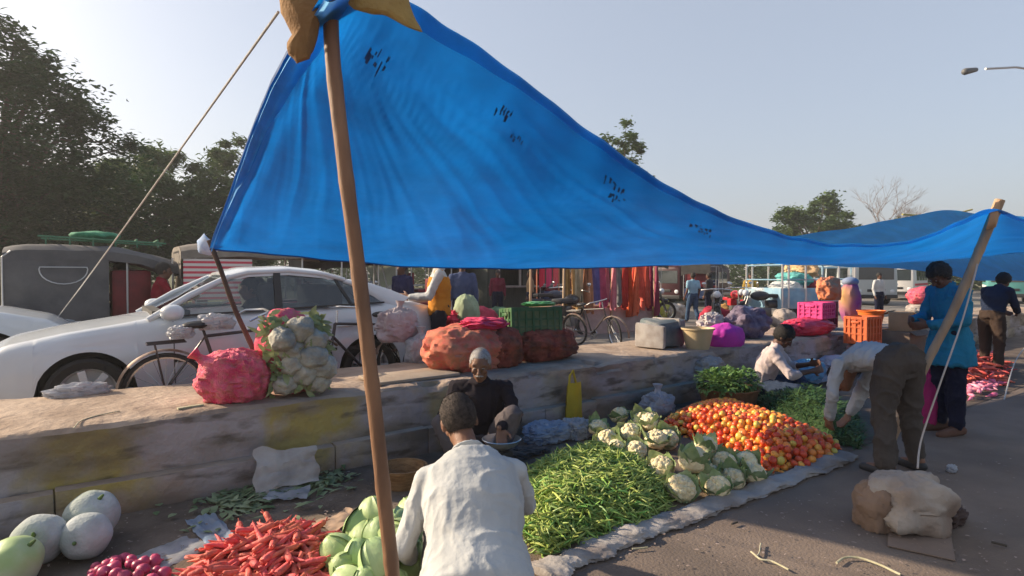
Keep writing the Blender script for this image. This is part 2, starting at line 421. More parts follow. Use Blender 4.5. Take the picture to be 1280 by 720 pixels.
        ub = (P['head'] - P['neck']).normalized(); ua = (P['shR'] - P['shL']).normalized(); uc = ub.cross(ua).normalized(); cc = P['neck'] + ub * .022
        for k in range(14):
            a_, b_ = 2 * pi * k / 14, 2 * pi * (k + 1) / 14; m.cap(cc + ua * .066 * cos(a_) + uc * .066 * sin(a_), cc + ua * .066 * cos(b_) + uc * .066 * sin(b_), .0115, .0115, 6)
        meshobj('shirt', remesh(m, cv, 2, wr, wfq, (1, 1, waz), seed=random.random() * 30), shirt, root)
    if vest:
        m = MB(); se = torso_secs(P, .03 + girth); m.eloft(se[:-1], 22); m.cap(P['shL'].lerp(P['neck'], .15), P['shR'].lerp(P['neck'], .15), .062, .062)
        meshobj('vest', remesh(m, cv, 2, wr, 9, seed=3), vest, root)
    if trou:
        m = MB(); se = torso_secs(P, .014)[:2]; m.eloft([(se[0][0], se[0][1], .15 + tg, se[0][3], .125 + tg), (P['pel'] + (P['chest'] - P['pel']) * .22, se[1][1], se[1][2] + .006, se[1][3], se[1][4] + .008)], 18)
        for S in 'LR':
            hi, kn, an = P['hip' + S], P['kn' + S], P['an' + S]
            m.cap(P['pel'], hi, .105 + tg, .1 + tg); m.cap(hi, kn, .1 + tg, .078 + tg); m.cap(kn, kn.lerp(an, .93), .077 + tg, .066 + tg)
        meshobj('trousers', remesh(m, cv, 2, wr * 1.1, 8, (1, 1, .7), seed=random.random() * 30), trou, root)
    if shoes:
        for S in 'LR':
            an, to = P['an' + S], P['toe' + S]; fd = (to - an); m = MB()
            m.cap(V((an.x, an.y, 0.03)) - fd * .3, V((to.x, to.y, .028)) + fd * .2, .045, .04)
            meshobj('shoe', remesh(m, .012, 1), shoes, root)
    if extra: extra(root, P, H, R)
    return root
def smoothl(L, n=60):
    out = []
    for i in range(n + 1):
        k = i / n * (len(L) - 1); j = min(int(k), len(L) - 2); t = k - j
        p0, p1, p2, p3 = L[max(j - 1, 0)], L[j], L[j + 1], L[min(j + 2, len(L) - 1)]
        out.append(.5 * ((2 * p1) + (p2 - p0) * t + (2 * p0 - 5 * p1 + 4 * p2 - p3) * t * t + (3 * p1 - p0 - 3 * p2 + p3) * t ** 3))
    return out
# ================================================================ setting
PAVE = mat('dusty_concrete', (.17, .13, .105), (.225, .175, .14), 1.2, .92, .35, 60, 9, spec=.15, dirt=(.09, .075, .065), dscale=.9, damt=.7, world=True)
ASPH = mat('worn_road', (.15, .14, .13), (.22, .2, .18), .8, .93, .3, 50, 9, spec=.15, dirt=(.26, .22, .18), dscale=.5, damt=.6, world=True)
SOIL = mat('market_soil', (.125, .095, .075), (.185, .145, .115), 2.2, .97, .5, 45, 9, spec=.1, dirt=(.055, .045, .038), dscale=2.5, damt=.7, world=True)
def sheet(name, pts, z, m, kind='structure', nu=1, nv=1, amp=0, freq=3):
    mb = MB(); a, b, c, d = [V(p) for p in pts]
    def fn(u, v):
        p = a.lerp(b, u).lerp(d.lerp(c, u), v); p.z = z + (amp * noise.noise(V((p.x, p.y, 0)) * freq) if amp else 0); return p
    mb.grid(fn, nu, nv); return mb.build(name, m, kind=kind)
sheet('ground', [(-700, -500, 0), (1500, -500, 0), (1500, 5.6, 0), (-700, 5.6, 0)], 0, PAVE)
sheet('market_floor', [(-3.5, 2.32, 0), (18, 2.32, 0), (18, 4.46, 0), (-3.5, 4.46, 0)], .006, SOIL, nu=160, nv=24, amp=.004, freq=5)
sheet('road', [(-300, 5.4, 0), (1500, 5.4, 0), (1500, 19, 0), (-300, 19, 0)], ROAD, ASPH)
VERGE = mat('dusty_verge', (.17, .15, .1), (.12, .14, .06), .6, .97, .4, 20, 8, spec=.1, dirt=(.22, .18, .13), dscale=.3, damt=.8, world=True)
sheet('verge', [(-700, 19, 0), (1500, 19, 0), (1500, 1200, 0), (-700, 1200, 0)], ROAD + .004, VERGE)
# ---- ledge
mat_ledge = bpy.data.materials.new('old_plastered_concrete')
def ledge_material(m):
    m.use_nodes = True; nt = m.node_tree; N = nt.nodes; L = nt.links; bs = N['Principled BSDF']; bs.inputs['Roughness'].default_value = .93; bs.inputs['Specular IOR Level'].default_value = .15
    g = N.new('ShaderNodeNewGeometry')
    def nzf(scale, det=8, stretch=(1, 1, 1), off=0):
        mp = N.new('ShaderNodeMapping'); mp.inputs['Scale'].default_value = stretch; mp.inputs['Location'].default_value = (off, off, off); L.new(g.outputs['Position'], mp.inputs[0])
        n = N.new('ShaderNodeTexNoise'); n.inputs['Scale'].default_value = scale; n.inputs['Detail'].default_value = det; L.new(mp.outputs[0], n.inputs['Vector']); return n.outputs['Fac']
    def mr(x, a, b, c=0, d=1):
        r = N.new('ShaderNodeMapRange'); r.inputs[1].default_value = a; r.inputs[2].default_value = b; r.inputs[3].default_value = c; r.inputs[4].default_value = d; L.new(x, r.inputs[0]); return r.outputs[0]
    def mix(f, a, b):
        x = N.new('ShaderNodeMix'); x.data_type = 'RGBA'
        L.new(f, x.inputs[0])
        for i, k in ((6, a), (7, b)):
            if isinstance(k, tuple): x.inputs[i].default_value = k + (1,)
            else: L.new(k, x.inputs[i])
        return x.outputs[2]
    def mul(a, b):
        x = N.new('ShaderNodeMath'); x.operation = 'MULTIPLY'; L.new(a, x.inputs[0]); L.new(b, x.inputs[1]); return x.outputs[0]
    base = mix(mr(nzf(3), .35, .65), (.27, .2, .15), (.42, .325, .25))
    sp = N.new('ShaderNodeSeparateXYZ'); L.new(g.outputs['Position'], sp.inputs[0])
    # banded old paint: yellow and white blocks along the face
    wv = N.new('ShaderNodeMath'); wv.operation = 'ADD'; L.new(sp.outputs[0], wv.inputs[0]); L.new(mr(nzf(2.6, 9, off=3), 0, 1, -.5, .45), wv.inputs[1])
    md = N.new('ShaderNodeMath'); md.operation = 'PINGPONG'; md.inputs[1].default_value = .65; L.new(wv.outputs[0], md.inputs[0])
    yel = mul(mul(mr(md.outputs[0], .18, .36, 1, 0), mr(sp.outputs[0], 1.6, 3.2, 1, .4)), mr(nzf(4.5, 10, off=51), .30, .46, .5, 1))
    paint = mix(yel, (.38, .335, .33), (.39, .30, .10))
    nrm = N.new('ShaderNodeSeparateXYZ'); L.new(g.outputs['Normal'], nrm.inputs[0])
    side = mr(nrm.outputs[2], .3, .7, 1, 0)
    wear = mul(mr(nzf(1.7, 12, off=8), .36, .47), side)
    c = mix(wear, base, paint)
    c = mix(mul(mr(nzf(1.3, 10, (1, 1, 2.6), 20), .46, .66, 0, .85), side), c, (.17, .13, .09))
    c = mix(mul(mr(nzf(5, 10, (.6, 1, 2.2), 33), .54, .68, 0, .8), side), c, (.09, .07, .052))
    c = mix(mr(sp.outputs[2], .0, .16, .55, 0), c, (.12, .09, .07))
    L.new(c, bs.inputs['Base Color'])
    bu = N.new('ShaderNodeBump'); bu.inputs['Strength'].default_value = .7; bu.inputs['Distance'].default_value = .03; L.new(nzf(14, 10), bu.inputs['Height']); L.new(bu.outputs[0], bs.inputs['Normal'])
ledge_material(mat_ledge)
led = thing('ledge_wall', 'long low concrete ledge with worn yellow and white painted face along the road', 'low wall', (4, 5.1, 0))
def ledge_loop(x):
    n = lambda y, z, a=.014: (x, y + a * noise.noise(V((x * 1.9, y * 3, z * 6))), z + a * noise.noise(V((x * 2.3, z * 7, y * 4 + 9))))
    return [n(5.79, 0), n(5.79, .3), n(5.79, .545), n(5.76, .57), n(5.4, .574), n(5.0, .572), n(4.6, .572, .01), n(4.50, .568, .016), n(4.465, .545, .02), n(4.468, .45, .02), n(4.47, .33, .022), n(4.472, .235), n(4.472, 0)]
xs = [-4 + i * .035 for i in range(0, 760)]
def chip(p):
    k = max(0, noise.noise(p * 3.1 + V((4, 4, 4))) - .12) * .10 * (1 if p.z > .5 and p.y < 4.6 else .25 if p.y < 4.6 else 0)
    return p + V((0, k, -k * (1 if p.z > .5 else 0))) + (noise.noise_vector(p * 14) * .004 if p.z > .02 else V((0, 0, 0)))
def finer(L_):
    out = []
    for a, b in zip(L_, L_[1:]): out += [V(a), V(a).lerp(V(b), .5)]
    return out + [V(L_[-1])]
mb = MB(); mb.loft([[chip(q) for q in finer(ledge_loop(x))] for x in xs]); mb.build('wall_body', mat_ledge, led, smooth=30)
# stepped base course of rough blocks
x = -4.0; mb = MB(); random.seed(3)
while x < 20:
    w = random.uniform(.6, 1.9); dy = random.uniform(.0, .022); hh = random.uniform(.19, .225)
    b = MB(); b.rbox((x + w / 2, 4.44 - dy, hh / 2 - .01), (w - .004, .1, hh + .02), .014)
    b.v = [p + noise.noise_vector(p * 5) * .014 for p in b.v]; mb.add(b.v, b.f); x += w
mb.build('base_course', mat_ledge, led, smooth=30)
# ---- litter helper
def crumple(name, c, size, m, label, cat, rz=0, tilt=0, amp=.03, n=14, seed=0, group=None, thick=.0, lean=None, shape=None):
    mb = MB(); s0 = seed * 7.7
    def fn(u, v):
        x = (u - .5) * size[0]; y = (v - .5) * size[1]
        e = .12 * size[0]
        x += e * noise.noise(V((v * 3, s0, 0))) * (2 * u - 1); y += e * noise.noise(V((u * 3, s0 + 5, 0))) * (2 * v - 1)
        z = amp * (noise.noise(V((u * 3 + s0, v * 3, 1))) + .6 * noise.noise(V((u * 8 + s0, v * 8, 4)))) + amp * .9
        return V((x, y, z))
    mb.grid(fn, n, n)
    R = Matrix.Rotation(rz, 4, 'Z') @ Matrix.Rotation(tilt, 4, 'X')
    mb.xf(R)
    zmin = min(p.z for p in mb.v)
    o = mb.build(name, m, local=True, label=label, cat=cat, group=group)
    o.location = V(c) + V((0, 0, .012 - zmin))
    return o
PAPER = mat('newsprint', (.5, .48, .47), (.36, .35, .35), 30, .9, .2, 80)
PLASW = mat('white_plastic_film', (.62, .63, .66), (.42, .43, .47), 6, .3, .6, 14, spec=.6, trans=.5)
PLASB = mat('blue_tinted_film', (.28, .40, .58), (.5, .56, .64), 6, .28, .6, 14, spec=.6, trans=.5)
SACKW = mat('woven_sack_cloth', (.42, .39, .36), (.33, .30, .28), 5, .8, .4, 150, spec=.2, dirt=(.2, .16, .13), dscale=6, damt=.6)
LEAFG = mat('torn_leaf', (.08, .15, .06), (.32, .38, .22), 5, .6, .2, 40, rnd=.35, hue=.03, trans=.2)
crumple('sack_cloth', G(352, 604) + V((0, -.13, 0)), (.40, .30), SACKW, 'pale grey sack cloth leaning against the foot of the ledge', 'sack cloth', rz=-.15, tilt=radians(58), amp=.03, seed=1)
crumple('newspaper', G(361, 622), (.26, .22), PLASW, 'crumpled white sheet on green leaf scraps below the ledge', 'paper', rz=-.5, amp=.022, seed=2)
crumple('newspaper', G(213, 697), (.36, .26), PLASW, 'torn white sheet lying left of the red carrots', 'paper', rz=.5, amp=.018, seed=3)
crumple('plastic_wrapper', G(262, 665), (.16, .45), PLASB, 'thin clear bluish wrapper strip behind the carrot heap', 'wrapper', rz=.1, amp=.02, seed=4)
crumple('plastic_wrapper', G(620, 600), (.25, .2), PLASW, 'white scrap sheet on soil just right of the brown basket', 'wrapper', rz=.3, amp=.02, seed=40)
crumple('cardboard_scrap', G(425, 655), (.3, .2), mat('cardboard', (.42, .29, .2), (.34, .23, .15), 6, .9), 'torn piece of brown cardboard left of the pale gourds', 'cardboard', rz=.4, amp=.02, seed=5)
crumple('cardboard_scrap', G(412, 582) , (.35, .12), SACKW, 'flat greyish strip of sacking on soil beside the ledge base', 'scrap', rz=-.5, amp=.015, seed=6)
crumple('sheet_scrap', G(470, 652), (.2, .14), PAPER, 'small pale scrap at the edge of the gourd heap', 'scrap', rz=.1, amp=.015, seed=61)
# leaf scraps: nobody could count them
def leaf(mb, c, L, w, d, up, bend=.3):
    d = V(d).normalized(); up = V(up); s = d.cross(up)
    if s.length < 1e-4: s = d.orthogonal()
    s.normalize(); n = s.cross(d); c = V(c)
    rows = []
    for t, k in ((0, .12), (.3, .9), (.65, 1), (1, .1)):
        p = c + d * (L * t) - n * (bend * L * t * t); rows.append((p - s * w * k * .5 + n * w * .12 * k, p + s * w * k * .5 + n * w * .12 * k))
    vs = [q for r in rows for q in r]
    mb.add(vs, [(0, 1, 3, 2), (2, 3, 5, 4), (4, 5, 7, 6)])
def scraps(name, label, spots, seed):
    random.seed(seed); mb = MB()
    for (px, py, rx, ry, n) in spots:
        for k in range(n):
            p = G(px + random.gauss(0, rx), py + random.gauss(0, ry)); p.z = random.uniform(.01, .035)
            a = random.uniform(0, 2 * pi); leaf(mb, p, random.uniform(.03, .13), random.uniform(.015, .05), (cos(a), sin(a), random.uniform(-.1, .35)), (0, 0, 1), random.uniform(-.2, .5))
    return mb.build(name, LEAFG, kind='stuff', label=label, cat='leaf scraps', smooth=True)
scraps('leaf_scraps', 'torn green cauliflower leaves strewn along the foot of the ledge', [(295, 628, 22, 7, 170), (395, 603, 24, 6, 190), (330, 615, 40, 6, 70), (350, 600, 60, 12, 30), (290, 650, 45, 12, 40)], 5)
TRASHM = mat('dry_scrap', (.28, .23, .18), (.10, .08, .06), 30, .9, rnd=.6, hue=.05)
random.seed(11); mb = MB()
for k in range(1500):
    p = G(random.uniform(60, 720), random.uniform(575, 715)) if k < 800 else G(random.uniform(700, 1275), random.uniform(560, 719))
    if p.y > 4.35: continue
    p.z = .014 if p.y < 2.35 else .02
    a = random.uniform(0, 2 * pi); L = random.uniform(.006, .03); leaf(mb, p, L, L * random.uniform(.1, .6), (cos(a), sin(a), random.uniform(0, .2)), (0, 0, 1), .1)
mb.build('ground_debris', TRASHM, kind='stuff', label='tiny dry scraps and peelings scattered over the ground', cat='debris')
def twig(px, label, r=.004, z=.012, m=None):
    mb = MB(); pts = []
    pts = [p + noise.noise_vector(V((p.x * 9, p.y * 9, px[0][0]))) * .01 for p in smoothl([G(*q) for q in px], 30)]; c = G(*px[0])
    for p in pts: p.z = z + r
    mb.tube(pts, r, 7); return mb.build('stalk', m or STALK, None, loc=c, label=label, cat='stalk')
STALK = mat('pale_stalk', (.5, .46, .33), (.36, .33, .2), 20, .8)
twig([(1046, 708), (1056, 702), (1075, 702), (1098, 710), (1125, 722)], 'long pale cord lying curved at the bottom edge of the pavement', .006)
twig([(939, 693), (950, 703), (966, 706), (985, 716)], 'forked pale stalk on the lit pavement', .005)
twig([(951, 683), (949, 695), (945, 699)], 'short upright twig end beside the forked stalk', .004)
twig([(914, 659), (922, 656)], 'tiny dark twig on the pavement below the mat edge', .006, m=mat('dark_twig', (.06, .05, .04)))
twig([(790, 690), (808, 688)], 'thin dry twig close to the mat edge', .005)
twig([(1240, 682), (1258, 687)], 'small dark stick far right on the pavement', .007, m=bpy.data.materials['dark_twig'])
# ---- goods mats
MATM = mat('grey_plastic_mat', (.40, .37, .34), (.3, .27, .25), 4, .7, .4, 30, spec=.3, dirt=(.14, .1, .08), dscale=3, damt=.7)
MATB = mat('brown_jute_mat', (.16, .12, .09), (.22, .17, .12), 5, .95, .4, 90, spec=.1, dirt=(.09, .06, .05), dscale=3, damt=.6)
def mat_sheet(name, label, pts, roll, m, z=.012, rollr=.042, seed=1):
    root = thing(name, label, 'ground sheet', V((sum(p.x for p in pts) / len(pts), sum(p.y for p in pts) / len(pts), 0)))
    a, b, c, d = pts; mb = MB()
    def fn(u, v):
        p = a.lerp(b, u).lerp(d.lerp(c, u), v); q = V((p.x, p.y, seed))
        p = p + V((noise.noise(q * 3) * .03 * (1 if v in (0, 1) else .3), noise.noise(q * 3 + V((9, 0, 0))) * .04, 0)); p.z = z + .012 * abs(noise.noise(q * 4)) + .006 * noise.noise(q * 13); return p
    mb.grid(fn, 60, 24); mb.build('sheet', m, root)
    if roll:
        mb = MB(); rings = []; n = 28; L = len(roll) - 1
        N_ = 200
        for i in range(N_ + 1):
            t = i / N_ * L; k = min(int(t), L - 1); p = roll[k].lerp(roll[k + 1], t - k)
            q = roll[k + 1] - roll[k]; q.normalize(); s_ = V((-q.y, q.x, 0)); w = 1.9 + .9 * noise.noise(V((t * 2, seed, 0))); h = .62 + .5 * noise.noise(V((t * 3, seed, 5)))
            if i in (0, N_): w *= .5; h *= .5
            off = .03 * noise.noise(V((t * 1.7, 3, seed)))
            ring = []
            for j in range(n):
                an = 2 * pi * j / n; rr = rollr * (1 + .3 * noise.noise(V((t * 5, cos(an) * 1.5, sin(an) * 1.5 + seed))) + .22 * (1 - min(1, 2.2 * abs(noise.noise(V((t * 9, cos(an) * 2.5 + t * 2, sin(an) * 2.5)))))) ** 2)
                ring.append(V((p.x, p.y, 0)) + s_ * (cos(an) * rr * w + off) + V((0, 0, max(.006, rollr * .7 * h + sin(an) * rr * h))))
            rings.append(ring)
        mb.loft(rings); mb.build('rolled_edge', MATM, root, smooth=60)
    return root
e0 = [G(676, 724), G(720, 700), G(800, 668), G(880, 640), G(950, 614), G(1010, 592), G(1060, 570)]
mat_sheet('mat', 'long grey plastic mat with rolled front edge under the green pods and tomatoes', [G(640, 740), G(1062, 569), G(985, 500), G(690, 560)], e0, MATB)
crumple('ground_cloth', G(455, 690), (.95, .8), MATB, 'brown sacking under the pale gourds', 'sacking', rz=.2, amp=.01, seed=8)
crumple('ground_cloth', G(325, 705), (.95, .7), MATB, 'dark sacking under the red carrots', 'sacking', rz=.2, amp=.01, seed=9)
crumple('ground_cloth', G(1180, 476), (1.5, .8), SACKW, 'pale sheet under the red heap at far right', 'sheet', rz=.0, amp=.015, seed=10)
# ---------------------------------------------------------------- heaps
def inside(pt, poly):
    x, y = pt.x, pt.y; c = False; j = len(poly) - 1
    for i in range(len(poly)):
        a, b = poly[i], poly[j]
        if (a.y > y) != (b.y > y) and x < (b.x - a.x) * (y - a.y) / (b.y - a.y) + a.x: c = not c
        j = i
    return c
def edist(pt, poly):
    m = 1e9
    for i in range(len(poly)):
        a, b = poly[i], poly[(i + 1) % len(poly)]; d = b - a; t = max(0, min(1, (pt - a).dot(d) / max(1e-9, d.length_squared)))
        m = min(m, (pt - a - d * t).length)
    return m
class Heap:
    def __init__(s, px, H, z0=.02, fall=.3, base_z=0):
        s.poly = [V((p.x, p.y)) for p in (G(x, y, base_z) for x, y in px)]; s.H = H; s.z0 = z0 + base_z; s.fall = fall
        s.x0 = min(p.x for p in s.poly); s.x1 = max(p.x for p in s.poly); s.y0 = min(p.y for p in s.poly); s.y1 = max(p.y for p in s.poly)
        s.c = V((sum(p.x for p in s.poly) / len(s.poly), sum(p.y for p in s.poly) / len(s.poly), 0))
    def h(s, x, y):
        p = V((x, y))
        if not inside(p, s.poly): return s.z0 - .02
        t = min(1, edist(p, s.poly) / s.fall); return s.z0 + s.H * (1 - (1 - t) ** 1.8) * (1 + .22 * noise.noise(V((x * 3.5, y * 3.5, 2))))
    def pick(s):
        while True:
            x, y = random.uniform(s.x0, s.x1), random.uniform(s.y0, s.y1)
            if inside(V((x, y)), s.poly): return x, y
    def scatter(s, n, mind):
        pts = []; tries = 0; g = {}
        while len(pts) < n and tries < n * 60:
            tries += 1; x, y = s.pick(); z = s.h(x, y); k = (int(x // mind), int(y // mind), int(z // mind)); ok = True
            for a in (-1, 0, 1):
                for b in (-1, 0, 1):
                    for c in (-1, 0, 1):
                        for q in g.get((k[0] + a, k[1] + b, k[2] + c), ()):
                            if (q - V((x, y, z))).length < mind: ok = False; break
            if ok: p = V((x, y, z)); pts.append(p); g.setdefault(k, []).append(p)
        return pts
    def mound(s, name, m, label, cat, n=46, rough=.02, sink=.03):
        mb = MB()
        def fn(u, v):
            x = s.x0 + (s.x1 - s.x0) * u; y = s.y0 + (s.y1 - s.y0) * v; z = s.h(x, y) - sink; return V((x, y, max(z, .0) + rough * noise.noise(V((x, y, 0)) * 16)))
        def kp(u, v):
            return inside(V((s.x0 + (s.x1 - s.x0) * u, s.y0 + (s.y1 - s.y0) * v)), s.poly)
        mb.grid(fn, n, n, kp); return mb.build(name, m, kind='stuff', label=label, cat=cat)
def near(pts): return sorted(pts, key=lambda p: (p - EYE).length)
# tomatoes
TOMR = [(0, (.72, .055, .02)), (.3, (.78, .12, .03)), (.6, (.85, .26, .04)), (.85, (.8, .42, .06)), (1, (.5, .5, .1))]
TOM = mat('tomato_skin', (1, 1, 1), (.85, .85, .8), 12, .35, rndramp=TOMR, spec=.5, rnd=.12, sss=.05)
STEM = mat('green_stem', (.1, .16, .05))
hp = Heap([(822, 540), (842, 522), (868, 512), (905, 507), (950, 520), (1000, 538), (1052, 563), (1036, 577), (1000, 590), (965, 594), (925, 572), (880, 556)], .15, .035, .42)
def tomato_mesh():
    mb = MB(); mb.ell((0, 0, 0), (.032, .032, .027), None, 14, 9, lambda p: 1 - .16 * max(0, p.z) ** 8 + .025 * cos(5 * atan2(p.y, p.x)) * (1 - p.z * p.z)); return mb.mesh('tomato', TOM)
tm = tomato_mesh(); random.seed(21)
pts = near(hp.scatter(430, .050))
rest = MB()
for i, p in enumerate(pts):
    if i < 298:
        o = bpy.data.objects.new('tomato', tm); COL.objects.link(o); o.location = p + V((0, 0, random.uniform(-.005, .012))); o.rotation_euler = (random.uniform(-1.5, 1.5), random.uniform(-1.5, 1.5), random.uniform(0, 6)); o.scale = (random.uniform(.85, 1.15),) * 3
        tag(o, 'ripe tomato in the big orange and red heap on the mat', 'tomato', 'tomatoes in the big heap')
    else: rest.ell(p, (.032, .032, .028), None, 9, 6)
random.seed(22)
for p in hp.scatter(620, .042): rest.ell(p - V((0, 0, .045)), (.031, .031, .027), None, 8, 5)
TOMF = mat('tomato_skin_mixed', (.7, .06, .02), (.85, .42, .05), 14, .38, 0, spec=.5, detail=2)
rest.build('tomatoes', TOMF, kind='stuff', label='tomatoes filling the inside and far side of the orange heap', cat='tomatoes')
hp.mound('tomato_mound', mat('shaded_tomato_fill', (.22, .06, .02), (.12, .04, .02), 20), 'tomatoes deep inside the heap, their shade put into the colour', 'tomatoes', sink=.06)  # mound coloured dark for the shade between the tomatoes
# red carrots
CARR = mat('red_carrot_skin', (.60, .085, .07), (.72, .16, .12), 14, .6, .3, 90, spec=.3, rnd=.2, hue=.012, dirt=(.25, .07, .04), dscale=20, damt=.5)
def carrot_mesh(k):
    random.seed(k); mb = MB(); L = .2; pts = [V((L * t - L / 2, .012 * sin(3 * t + k) * t, .008 * sin(5 * t + k))) for t in (0, .04, .15, .35, .6, .82, .95, 1)]
    mb.tube(pts, [.008, .0135, .0155, .0145, .0115, .007, .0035, .0012], 9, jit=.06)
    for j in range(3): mb.cap((-L / 2, 0, 0), (-L / 2 - .02, random.uniform(-.01, .01), random.uniform(-.01, .01)), .003, .002, 5)
    return mb.mesh('carrot', CARR)
cms = [carrot_mesh(k) for k in range(3)]
hc_ = Heap([(236, 722), (262, 695), (300, 680), (345, 668), (385, 668), (415, 685), (408, 722), (400, 745), (235, 745)], .10, .03, .28)
random.seed(5)
def lay(hp, n, md, meshes, name, label, cat, group, sc=(.7, 1.25), tilt=.26, lift=0, roll=True, bias=None):
    for i, p in enumerate(near(hp.scatter(n, md))):
        o = bpy.data.objects.new(name, random.choice(meshes)); COL.objects.link(o)
        o.location = p + V((0, 0, lift + random.uniform(-.01, .012))); s_ = random.uniform(*sc); o.scale = (s_,) * 3
        a = random.uniform(0, 2 * pi) if bias is None else bias + random.gauss(0, .85) + random.choice((0, pi))
        o.rotation_euler = (random.uniform(0, 6) if roll else 0, random.gauss(0, tilt), a); tag(o, label, cat, group)
lay(hc_, 210, .03, cms, 'carrot', 'slender red carrot in the heap at the lower left', 'carrot', 'red carrots in the lower left heap', bias=.6)
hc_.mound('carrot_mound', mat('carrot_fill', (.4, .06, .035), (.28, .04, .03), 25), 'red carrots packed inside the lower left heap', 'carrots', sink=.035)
# far red heap (right)
hr = Heap([(1170, 492), (1185, 466), (1215, 452), (1245, 452), (1262, 468), (1250, 482), (1215, 490)], .3, .03, .5)
lay(hr, 150, .06, cms, 'carrot', 'orange red carrot in the far right heap behind the standing man', 'carrot', 'orange carrots in the far right heap', sc=(1.1, 1.5))
hr.mound('carrot_mound', bpy.data.materials['carrot_fill'], 'orange carrots packed inside the far right heap', 'carrots', sink=.05)
hq = Heap([(1198, 505), (1200, 487), (1225, 482), (1250, 480), (1245, 496)], .07, .03, .2)
RAD = mat('pink_radish_skin', (.6, .08, .2), (.75, .35, .42), 10, .5, rnd=.2)
def radish():
    mb = MB(); mb.tube([(-.04, 0, 0), (-.03, 0, 0), (0, 0, 0), (.04, 0, 0), (.07, .004, 0), (.1, .01, 0)], [.008, .02, .026, .018, .008, .002], 9); return mb.mesh('radish', RAD)
lay(hq, 45, .05, [radish()], 'radish', 'pink radish on the pale sheet in front of the far right heap', 'radish', 'pink radishes on the far right sheet')
# onions
ONI = mat('pink_onion_skin', (.34, .02, .08), (.5, .06, .14), 8, .4, .2, 60, spec=.5, rnd=.2, stretch=(1, 1, .3))
def onion():
    mb = MB(); mb.lathe([(.002, .042), (.004, .034), (.012, .028), (.028, .015), (.034, 0), (.028, -.016), (.012, -.026), (.002, -.028)], n=14); return mb.mesh('onion', ONI)
ho = Heap([(105, 724), (130, 712), (160, 702), (195, 706), (210, 730), (200, 760), (110, 760)], .05, .03, .15)
random.seed(9); lay(ho, 34, .05, [onion()], 'onion', 'pink red onion in the cluster at the bottom left edge', 'onion', 'pink onions at the bottom left edge')
# green pods: the nearest 300 as pods, the rest as stuff
POD = mat('green_pod', (.19, .31, .05), (.33, .44, .11), 18, .5, .1, 60, spec=.4, rnd=.5, hue=.05)
def pod(k):
    random.seed(k + 40); mb = MB(); L = random.uniform(.12, .18); c = random.uniform(-.03, .03)
    mb.tube([(L * (t - .5), c * sin(pi * t), .006 * sin(pi * t)) for t in (0, .1, .3, .55, .8, 1)], [.0012, .004, .0055, .0052, .004, .001], 6); return mb.mesh('pod', POD)
pods = [pod(k) for k in range(4)]
hg = Heap([(648, 640), (650, 612), (668, 594), (705, 578), (745, 568), (790, 583), (832, 608), (838, 632), (812, 652), (770, 668), (720, 684), (684, 700), (662, 690)], .16, .03, .34)
random.seed(31); pp = near(hg.scatter(3000, .016))
def put(mb, me, p, R):
    mb.add([R @ v.co + p for v in me.vertices], [tuple(f.vertices) for f in me.polygons])
rest = MB(); shown = set(random.sample(range(min(900, len(pp))), 290))
for i, p in enumerate(pp):
    q = p + V((0, 0, random.uniform(-.01, .014))); e = Euler((random.uniform(0, 6), random.gauss(0, .4), random.uniform(0, 6.28)))
    if i in shown:
        o = bpy.data.objects.new('green_pod', random.choice(pods)); COL.objects.link(o); o.location = q + V((0, 0, .006)); o.rotation_euler = e; o.scale = (random.uniform(.85, 1.25),) * 3
        tag(o, 'long green pod in the big heap right of the white shirted man', 'green pod', 'green pods in the big heap')
    else: put(rest, random.choice(pods), q, e.to_matrix() * random.uniform(.85, 1.25))
POD2 = mat('green_pod_mixed', (.10, .2, .03), (.42, .48, .12), 22, .5, .1, 60, spec=.4, detail=1)
rest.build('green_pods', POD2, kind='stuff', label='green pods filling the body of the big heap', cat='green pods')
hg.mound('green_pod_mound', mat('shaded_pod_fill', (.05, .09, .02), (.1, .16, .04), 30), 'green pods deep inside the big heap, shade put into their colour', 'green pods', sink=.02)  # mound coloured darker than the pods to paint the shade inside
# dark leafy heap + grass-like greens
GRN = mat('dark_greens', (.035, .085, .025), (.085, .15, .045), 6, .6, .1, 30, rnd=.3, trans=.15)
hs_ = Heap([(938, 512), (950, 502), (985, 497), (1030, 500), (1068, 515), (1080, 545), (1076, 562), (1040, 556), (1000, 540), (965, 527)], .2, .03, .42)
random.seed(41); mb = MB()
for p in hs_.scatter(5200, .018):
    a = random.uniform(0, 6.28); leaf(mb, p - V((0, 0, .02)), random.uniform(.05, .11), random.uniform(.008, .018), (cos(a), sin(a), random.uniform(.1, 1.3)), (0, 0, 1), random.uniform(.1, .6))
mb.build('greens_heap', GRN, kind='stuff', label='heap of dark green leafy stalks behind the tomatoes', cat='greens')
hs_.mound('greens_mound', mat('greens_fill', (.02, .045, .015), (.04, .07, .02), 30), 'dark base of the leafy green heap', 'greens', sink=.02)
